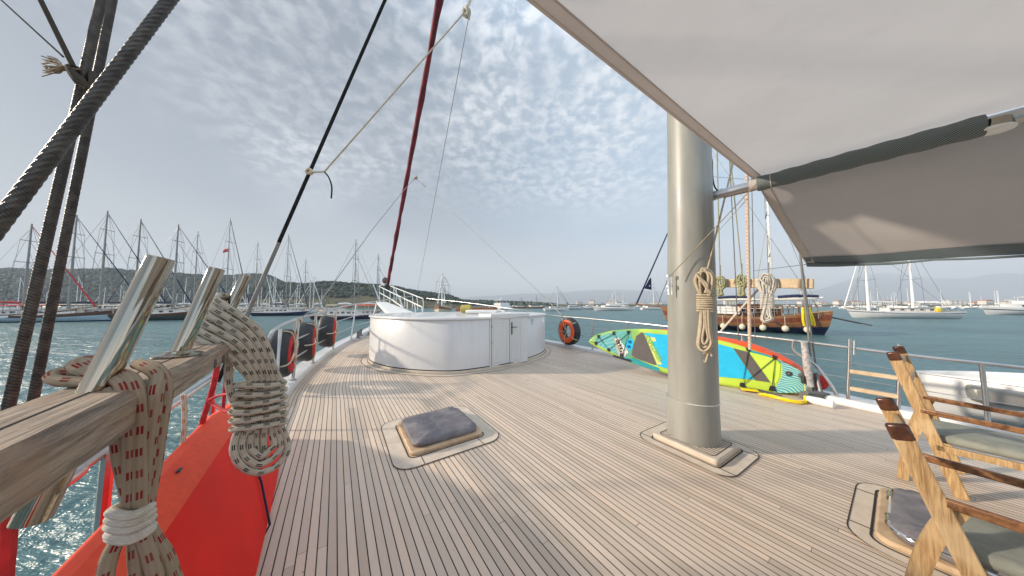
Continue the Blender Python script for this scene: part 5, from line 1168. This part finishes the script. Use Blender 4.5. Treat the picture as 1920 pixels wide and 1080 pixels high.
m_ = MB(); m_.tube([p-UP*(.012+.010*abs(math.sin(i*.9)))*1 for i, p in enumerate(col_)], [.010+.018*max(0, 1-i/6) for i in range(41)], 10); part(m_, 'rolled_edge', 'valance', aw)
cable('awning_tie', 'thin cord from the awning corner to the right shroud', A2-UP*.01, P(1412, 508, 4.2), .004, 'wire', 0, 0, n=5, cat='cord')
# ---------------- paddleboard
q0_, q1_ = D(1495, 739, .04), D(1290, 711, .05); be = (q1_-q0_); be.z = 0; be.normalize(); bsp = Vector((be.y, -be.x, 0))
bnrm = -bsp*math.cos(R(9))+UP*math.sin(R(9))
def BP(x, y, off=0.0): return PL(x, y, q0_+bnrm*off, bnrm)
def pillow(outl, nrm, th, rnd, steps=5):
    """rounded slab: outl (front face outline, 3D) thickened backwards"""
    n = len(outl); nrm = Vector(nrm).normalized(); c = sum(outl, Vector())/n; rings = []
    ins = []
    for i in range(n):
        t_ = (outl[(i+1) % n]-outl[i-1]).normalized(); m_ = t_.cross(nrm)
        if m_.dot(outl[i]-c) > 0: m_ = -m_
        ins.append(m_)
    for k in range(steps*2+1):
        a = math.pi*k/(steps*2); d = rnd*(1-math.sin(a)); z = -th/2+math.cos(a)*th/2
        rings.append([p+m_*d+nrm*z for p, m_ in zip(outl, ins)])
    return rings
sup = thing('paddleboard', 'blue and lime green inflatable paddleboard standing on its edge against the right rail', 'paddleboard', q0_)
otl = [(1103, 640), (1109, 632), (1120, 626), (1150, 619), (1200, 616), (1260, 620), (1340, 635), (1400, 651), (1455, 673), (1497, 693), (1511, 707), (1517, 722), (1512, 734), (1497, 738.5), (1440, 738), (1400, 731.5), (1340, 721), (1260, 704), (1200, 687), (1150, 667), (1120, 653), (1107, 645)]
OB = cr([BP(*q) for q in otl], 5, True)
t = MT('lime_board_skin'); o = t.coord('Object'); sx_ = t.n('ShaderNodeSeparateXYZ'); t.L.new(o, sx_.inputs[0]); n1 = t.noise(o, 1.1, 2)
gz = t.math('ADD', sx_.outputs[2], t.math('MULTIPLY', n1, .25)); c_ = t.mix(t.step(t.math('ADD', sx_.outputs[0], t.math('MULTIPLY', n1, .6)), 2.6, 3.9), (.17, .38, .11), (.50, .66, .06)); c_ = t.mix(t.step(n1, .50, .62), c_, (.58, .70, .10)); t.bs(color=c_, rough=.42); M['sup_body'] = t.m
t = MT('wavy_line_print'); o = t.coord('Object'); n1 = t.noise(o, 2.2, 2); mp_ = t.n('ShaderNodeSeparateXYZ'); t.L.new(o, mp_.inputs[0])
ph = t.math('ADD', t.math('MULTIPLY', mp_.outputs[0], 110.0), t.math('ADD', t.math('MULTIPLY', mp_.outputs[2], 150.0), t.math('MULTIPLY', n1, 60.0))); st = t.step(t.math('SINE', ph), -.15, .15)
c_ = t.mix(t.step(t.noise(o, 2.6, 1), .42, .58), (.04, .38, .42), (.03, .26, .48)); c_ = t.mix(st, c_, (.40, .64, .46)); t.bs(color=c_, rough=.45); M['sup_wave'] = t.m
t = MT('teal_front_print'); o = t.coord('Object'); n1 = t.noise(o, 2.2, 2); mp_ = t.n('ShaderNodeSeparateXYZ'); t.L.new(o, mp_.inputs[0])
ph = t.math('ADD', t.math('MULTIPLY', mp_.outputs[1], 90.0), t.math('ADD', t.math('MULTIPLY', mp_.outputs[2], 60.0), t.math('MULTIPLY', n1, 34.0))); st = t.step(t.math('SINE', ph), -.1, .3)
c_ = t.mix(t.math('MULTIPLY', st, .45), (.10, .40, .42), (.35, .62, .50)); c_ = t.mix(t.step(t.noise(o, 1.7, 2), .45, .6), c_, (.10, .36, .26)); t.bs(color=c_, rough=.45); M['sup_front'] = t.m
for k, c_ in (('sup_blue', (.015, .46, .72)), ('sup_grey', (.115, .10, .092)), ('sup_lime', (.56, .74, .07)), ('sup_teal', (.02, .30, .32)), ('sup_pink', (.50, .42, .42)), ('sup_navyblue', (.005, .12, .34)), ('sup_white', (.75, .75, .70)), ('sup_yellow', (.70, .66, .20)), ('sup_green', (.18, .45, .08))): M[k] = simple(k.replace('sup_', '')+'_board_pad', c_, .6, 0, .07, 8, bump=.06, bscale=300)
mb = MB(); mb.loft(pillow(OB, bnrm, .15, .065)); part(mb, 'board', 'sup_body', sup, ang=70)
def panel(nm, pts, mat, off, th=.003, sub=0, par=None):
    w_ = [BP(x, y, off) for x, y in pts]
    if sub: w_ = cr(w_, sub, True)
    m_ = MB(); m_.prism(w_, bnrm*th); return part(m_, nm, mat, par or sup, smooth=False)
panel('front_print', [(1117, 637), (1124, 631), (1150, 623), (1180, 621), (1184, 634), (1190, 652), (1181, 668), (1172, 672), (1150, 661), (1128, 651), (1118, 644)], 'sup_front', .0005, .002, 3)
panel('grey_band', [(1150, 634), (1163, 635), (1171, 660), (1173, 670), (1160, 667)], 'sup_pink', .0035, .002)
panel('side_stripe', [(1160, 668), (1180, 672), (1186, 671), (1236, 690), (1237, 697), (1200, 686)], 'sup_teal', .0005, .003)
panel('front_pad', [(1193, 630), (1203, 623), (1206, 624), (1231, 684), (1226, 684), (1190, 671), (1184, 666), (1186, 655)], 'sup_grey', .0035, .004)
panel('centre_pad', [(1208, 624), (1255, 628), (1330, 640), (1374, 652.5), (1414, 712), (1345, 706), (1260, 694), (1233, 686)], 'sup_blue', .0035, .004)
panel('rear_pad', [(1375.5, 653), (1403, 660), (1444, 717), (1416, 713)], 'sup_grey', .0035, .004)
panel('rear_triangle', [(1404, 660), (1430, 666), (1455, 674), (1463, 683), (1461, 708), (1455, 719), (1446, 717.5)], 'sup_lime', .0035, .004)
panel('tail_print', [(1458, 673), (1480, 684), (1500, 695), (1511, 709), (1514, 722), (1509, 732), (1495, 736), (1452, 735), (1458, 720), (1466, 705), (1466, 684)], 'sup_wave', .0005, .002, 3)
panel('print_strip', [(1404, 656), (1430, 662), (1447, 668), (1446, 671), (1404, 660)], 'sup_teal', .0005, .002)
for pts in ([(1119, 628), (1125, 628), (1124, 634), (1121, 634)], [(1148, 622), (1154, 621), (1152, 628), (1149, 628)], [(1175, 620), (1182, 620), (1179, 627), (1176, 626)], [(1115, 640), (1120, 641), (1119, 648), (1115, 646)], [(1140, 652), (1144, 655), (1143, 660), (1138, 657)], [(1163, 662), (1169, 663), (1169, 671), (1162, 668)], [(1398, 651), (1409, 654), (1405, 659), (1400, 658)], [(1448, 664), (1459, 669), (1455, 675), (1449, 673)], [(1388, 717), (1396, 718), (1398, 727), (1386, 724)], [(1444, 723), (1452, 724), (1456, 734), (1441, 732)]):
    panel('cord_anchor', pts, 'black', .004, .010)
def cord(pts, r=.006, nm='bungee_cord', mat='black'): m_ = MB(); m_.tube([BP(x, y, .018) for x, y in pts], r, 6); part(m_, nm, mat, sup)
cord([(1122, 631), (1117, 644), (1151, 625), (1167, 655)]); cord([(1122, 631), (1141, 656), (1178, 624), (1168, 664)]); cord([(1404, 656), (1392, 721), (1453, 671), (1448, 727)], .007)
m_ = MB(); m_.tube([BP(1150, 667, .01), BP(1172, 674, .02), BP(1182, 676, .01)], .022, 8); part(m_, 'carry_handle', 'black', sup)
for x, y, r_ in ((1479, 700.5, .042), (1504, 705, .05)):
    m_ = MB(); m_.lathe(BP(x, y, .003), [(r_, 0), (r_, .008), (r_*.7, .012)], 18, bnrm); vv_ = part(m_, 'valve', 'dark' if x < 1500 else 'wire', sup)
m_ = MB(); m_.lathe(BP(1479, 700.5, .0155), [(.012, 0), (.010, .002)], 10, bnrm); part(m_, 'valve_cap', 'mastgrey', sup)
bdg = panel('blue_badge', [(1177, 636), (1186, 637), (1188, 641), (1185, 655), (1180, 656), (1174, 653), (1173, 648)], 'sup_blue', .004, .003, 4)
for cy in (641, 650):
    m_ = MB(); m_.torus(BP(1181-.2*(cy-641), cy, .009), .030, .008, bnrm, 16, 6); m_.torus(BP(1181-.2*(cy-641), cy, .009), .012, .006, bnrm, 12, 6); part(m_, 'badge_ring', 'sup_navyblue', sup)
def lettering(txt, p_, right, up, size, mat, nm, par, ext=.002):
    cu = bpy.data.curves.new(nm, 'FONT'); cu.body = txt; cu.size = size; cu.extrude = ext; cu.align_x = 'LEFT'; cu.offset = .004*size/.1
    tmp = bpy.data.objects.new('tmp', cu); COL.objects.link(tmp); bpy.context.view_layer.update()
    me = bpy.data.meshes.new_from_object(tmp.evaluated_get(bpy.context.evaluated_depsgraph_get())); bpy.data.objects.remove(tmp)
    right = Vector(right).normalized(); nz = right.cross(Vector(up)).normalized(); u2 = nz.cross(right); Mx = Matrix((right, u2, nz)).transposed().to_4x4(); Mx.translation = p_
    me.transform(Mx); me.materials.clear(); me.materials.append(M[mat]); o = bpy.data.objects.new(nm, me); COL.objects.link(o); attach(o, par); return o
# strip with writing
sa, sb_ = BP(1206, 628, .008), BP(1237, 686, .008); rt = (sb_-sa).normalized(); upv = bnrm.cross(rt)
panel('writing_strip', [(1209, 629), (1216, 630), (1241, 684), (1232, 683)], 'sup_yellow', .0075, .002)
panel('writing_corner', [(1219, 632), (1228, 633), (1230, 640), (1222, 640)], 'sup_yellow', .0075, .002)
lettering('EXPLORER', BP(1209.5, 631, .0100), rt, upv, .118, 'sup_green', 'lettering', sup)
ha, hb2 = BP(1152, 635, .007), BP(1170, 662, .007); rt2 = (hb2-ha).normalized(); up2 = bnrm.cross(rt2)
panel('dark_plate', [(1151, 635.5), (1162, 637), (1172, 659), (1163, 661)], 'dark', .0058, .0015)
lettering('HYPER', BP(1152.5, 636.5, .0085), rt2, up2, .135, 'sup_white', 'lettering', sup)
m_ = MB(); m_.tube([BP(1152, 636.5, .009), BP(1164, 658, .009)], .008, 4); part(m_, 'white_bar', 'sup_yellow', sup)
# spring leash
ls = thing('spring_leash', 'bright yellow coiled leash hanging from the paddleboard tail onto the deck', 'leash', BP(1508, 715, .05))
pth = cr([BP(1509, 716, .045), BP(1510, 738, .07), D(1507, 751, .03)+Vector((0, -.02, 0)), D(1496, 754, .03), D(1470, 749, .03), D(1447, 743, .03), D(1425, 739, .03)], 30)
mb = MB(); pts = []; L2 = len(pth)
for i in range(L2*6):
    k = i/6; a = pth[int(k)]; b = pth[min(L2-1, int(k)+1)]; p = a.lerp(b, k-int(k)); d = (b-a).normalized() if (b-a).length > 1e-6 else UP
    if d.length < .1: d = UP
    x_ = d.orthogonal().normalized(); y_ = d.cross(x_); w_ = min(1, max(.05, (k-34)/8)); th = i*1.25
    pts.append(p+(x_*math.cos(th)+y_*math.sin(th))*.022*w_)
mb.tube(pts, .0062, 5); M['leash'] = simple('yellow_leash_plastic', (.80, .58, .01), .35); part(mb, 'coil', 'leash', ls)
mb = MB(); mb.box(BP(1507, 712, .04), (.05, .05, .12)); part(mb, 'cuff', 'black', ls, bevel=.01)
pdl = thing('paddle', 'yellow edged paddle lying on the deck under the paddleboard', 'paddle', D(1400, 735, .03)); mb = MB(); mb.tube([D(1390, 727, .03), D(1421, 731, .03), D(1465, 741, .03)], .016, 8); part(mb, 'shaft', 'dark', pdl); mb = MB(); mb.bar(D(1390, 729, .035), D(1422, 733, .035), .12, .02, Vector((1, 0, 0))); part(mb, 'blade', 'leash', pdl, bevel=.006)
# orange red kayak behind the board
rk2 = thing('kayak', 'orange red kayak standing on its edge behind the paddleboard on the right', 'kayak', BP(1500, 700, -.3))
ro = [(1180, 625), (1240, 616), (1300, 621), (1345, 629), (1400, 639), (1460, 660), (1500, 682), (1528, 704), (1541, 716), (1538, 722), (1520, 724), (1480, 722), (1400, 712), (1300, 695), (1220, 672)]
RO = cr([BP(x, y, -.18) for x, y in ro], 4, True); mb = MB(); mb.loft(pillow(RO, bnrm, .34, .13)); M['kayak_or'] = simple('orange_kayak_plastic', (.78, .085, .012), .38, 0, .1, 3); part(mb, 'hull', 'kayak_or', rk2, ang=60)
mb = MB(); mb.lathe(BP(1531, 716, -.14), [(.02, -.03), (.10, 0), (.12, .05), (.06, .09)], 14, bnrm); part(mb, 'stern_block', 'red_cloth', rk2)
# fittings beside the tail
ft = thing('rail_foot', 'cluttered dark foot of the right shrouds with turnbuckles beside the paddleboard tail', 'chainplate', D(1528, 735, .1)); mb = MB()
for a, b, r_ in (((1518, 690, 4.25), (1531, 745, 4.25), .028), ((1530, 700, 4.2), (1541, 744, 4.1), .024), ((1512, 736, 4.1), (1545, 738, 4.1), .03)): mb.tube([P(*a), P(*b)], r_, 8)
mb.box(P(1528, 742, 4.15), (.34, .12, .10)); part(mb, 'chainplate', 'wire', ft)
wp = thing('white_pad', 'white rolled pad lying on the right deck edge behind the yellow leash', 'pad', D(1545, 757, .05)); mb = MB(); a, b = D(1512, 748, .05), D(1566, 760, .05); mb.tube([a, a.lerp(b, .05), a.lerp(b, .5), a.lerp(b, .95), b], [.03, .055, .06, .055, .03], 12); part(mb, 'pad', 'white_flat', wp)
# boarding gate with wooden steps
gt = thing('boarding_ladder', 'steel boarding ladder with two pale wooden steps hooked on the right rail', 'ladder', D(1593, 750, .1))
gp_ = stb(1593, 640, -.02)
def G(x, y): return stb(x, y, -.04)
mb = MB(); mb.tube(cr([G(1593, 636), G(1592, 690), G(1590, 735), G(1593, 752), G(1606, 764), G(1640, 773), G(1672, 782)], 6), .020, 12); mb.tube([G(1602, 638), G(1601, 665)], .012, 8); part(mb, 'side_tube', 'rail', gt)
mb = MB(); mb.tube([G(1688, 648), G(1686, 700), G(1683, 782)], .020, 12); mb.tube([G(1684, 645), G(1684, 662)], .012, 8); part(mb, 'side_tube', 'rail', gt)
for y0, y1 in ((696, 709), (728, 744)):
    mb = MB(); mb.bar(G(1594, y0), G(1686, y1), .055, .085, UP); part(mb, 'step', 'teak_pale', gt, bevel=.012)
# ---------------- chairs
t = MT('chair_teak'); o = t.coord('Object'); mpp = t.n('ShaderNodeMapping'); t.L.new(o, mpp.inputs[0]); mpp.inputs['Rotation'].default_value = (R(-25), R(20), 0); mpp.inputs['Scale'].default_value = (48, 48, 3.0)
g = t.noise(mpp.outputs[0], 2.2, 7, .7, .8); g2 = t.noise(o, 5, 3); c_ = t.mix(t.step(g, .33, .68), (.27, .15, .06), (.55, .37, .18)); c_ = t.mix(t.math('MULTIPLY', t.step(g2, .5, .68), .5), c_, (.62, .46, .27)); t.bs(color=c_, rough=.5); t.bump(g, .5, .002); M['chairwood'] = t.m
M['armwood'] = wood('reddish_teak_arm', (.09, .035, .016), (.30, .145, .06), (1, 1, 1), 9, .35, .2)
def chair(label, O_, aft, H, lean, wd=.56, dp=.62, arm=.62, seat=.40, cushion=True, rot=0, shift=0):
    a = (Matrix.Rotation(R(rot), 3, 'Z') @ (-FW)); w_ = Vector((-a.y, a.x, 0)); O_ = Vector(O_); O_.z = 0
    e = thing('deck_chair', label, 'chair', O_, 'wooden deck chairs on the right')
    def Q(x, y, z): return O_ + a*x + w_*y + UP*z
    for y in (0, wd):
        mb = MB(); mb.bar(Q(-.02, y, H), Q(lean*H, y, .0), .066, .026, a); pst = part(mb, 'back_post', 'chairwood', e, bevel=.006)
        mb = MB(); tpp = Q(-.02, y, H); ddd = (Q(lean*H, y, 0)-tpp).normalized(); mb.bar(tpp-ddd*.004, tpp+ddd*.075, .070, .032, a); m2 = part(mb, 'post_cap', 'teak_dark', pst, bevel=.012)
        if y > 0 and H < 1: pass
        mb = MB(); cl_ = cr([Q(-.03, y+.03, 0), Q(.0, y+.03, .22), Q(.055, y+.03, .44), Q(.12, y+.03, arm-.02)], 5)
        for p, q in zip(cl_, cl_[1:]): pass
        rg = []
        for i, p in enumerate(cl_):
            t_ = (cl_[min(i+1, len(cl_)-1)]-cl_[max(0, i-1)]).normalized(); s1_ = w_.cross(t_).normalized(); rg.append([p+s1_*.028+w_*.012, p+s1_*.028-w_*.012, p-s1_*.028-w_*.012, p-s1_*.028+w_*.012])
        mb.loft(rg)
        if y == 0 or H > 1: part(mb, 'curved_leg', 'chairwood', e, ang=30)
        mb = MB(); mb.bar(Q(lean*H*.36, y, arm), Q(dp, y, arm-.02), .042, .028, UP); part(mb, 'armrest', 'armwood', e, bevel=.008)
        mb = MB(); mb.bar(Q(lean*H*.6, y, seat-.05), Q(dp+.02, y, seat-.04), .050, .026, UP); part(mb, 'seat_rail', 'chairwood', e, bevel=.005)
        mb = MB(); mb.bar(Q(dp-.05, y, arm-.02), Q(dp-.05, y, .0), .045, .026, a); part(mb, 'front_leg', 'chairwood', e, bevel=.005)
    for x, z in ((lean*.05, H-.10), (lean*H*.22, H*.78), (lean*H*.6+.02, seat-.05), (dp, seat-.05)):
        mb = MB(); mb.bar(Q(x, .014, z), Q(x, wd-.014, z), .055, .02, UP); part(mb, 'cross_rail', 'chairwood', e, bevel=.005)
    if cushion:
        C0 = Q(lean*H*.62+.20, wd/2, seat); rings = []
        for z, s in ((0, .90), (.012, .99), (.035, 1.0), (.058, .97), (.066, .86), (.070, .5), (.072, .15)):
            rings.append([p+UP*(.006*noise.noise(p*9)) for p in rrect(C0, a, w_, .25*s, (wd/2-.03)*s, .05*s, z-.02, 5)])
        mb = MB(); mb.loft(rings); part(mb, 'cushion', 'cushion', e, ang=60)
    return e
chair('nearest wooden deck chair at the lower right, thick slanting post with dark cap', (1.88, 1.27, 0), None, .92, .25, rot=7)
chair('farther wooden deck chair by the right rail, pale slanting post and grey olive cushion', (3.36, 2.27, 0), None, 1.08, .21, wd=.60, dp=.75)
# ---------------- tender outside the rail
td = thing('tender', 'small white tender boat hanging outside the right rail behind the chairs', 'tender', P(1850, 760, 3.3))
ta = P(1728, 775, 3.9); tdir = Vector((.62, -.78, 0)).normalized(); tw = Vector((-tdir.y, tdir.x, 0)); rings = []
for i in range(13):
    f = i/12; b_ = .62*math.sin(min(1, f*1.6+.02)*math.pi/2)**.75; z1 = .34+.10*f; c_ = ta+tdir*(2.7*f)+tw*.75; c_.z = .0+.06*math.sin(f*3)
    prof = [(-1.0, z1-.22), (-1.08, z1-.10), (-1.0, z1+.03), (-.88, z1+.05), (-.76, z1), (-.72, z1-.12), (-.5, z1-.30), (0, z1-.34), (.5, z1-.30), (.72, z1-.12), (.76, z1), (.88, z1+.05), (1.0, z1+.03), (1.08, z1-.10), (1.0, z1-.22), (.6, z1-.52), (0, z1-.66), (-.6, z1-.52)]
    rings.append([c_+tw*(a*b_)+UP*b for a, b in prof])
mb = MB(); mb.loft(rings); part(mb, 'tender_hull', 'white', td, ang=50)
mb = MB(); c_ = ta+tdir*1.5+tw*.55; c_.z = .36; mb.box(c_-UP*.10, (.5, 1.1, .10), Matrix((tdir, tw, UP)).transposed()); part(mb, 'thwart', 'plate', td, bevel=.01)
mb = MB(); c_ = ta+tdir*.62+tw*.55; c_.z = .40; mb.box(c_-UP*.16, (.42, .7, .22), Matrix((tdir, tw, UP)).transposed()); part(mb, 'grey_locker', 'mastgrey', td, bevel=.05)
# ================================================================ HAZE
mb = MB(); mb.box((0, 5100, 395), (17000, 10600, 798)); hz_o = mb.build('haze', simple('tmp_haze', (1, 1, 1)), smooth=False)
hm_ = bpy.data.materials.new('haze_air'); hm_.use_nodes = True; hn = hm_.node_tree; hn.nodes.clear(); pv = hn.nodes.new('ShaderNodeVolumePrincipled'); ho = hn.nodes.new('ShaderNodeOutputMaterial')
pv.inputs['Color'].default_value = (.80, .89, 1.0, 1); pv.inputs['Density'].default_value = HAZE; pv.inputs['Anisotropy'].default_value = .0
hn.links.new(pv.outputs['Volume'], ho.inputs['Volume']); hz_o.data.materials.clear(); hz_o.data.materials.append(hm_); tag(hz_o, 'thin bluish haze over the bay', 'haze', kind='stuff')
if HAZE <= 0: bpy.data.objects.remove(hz_o)
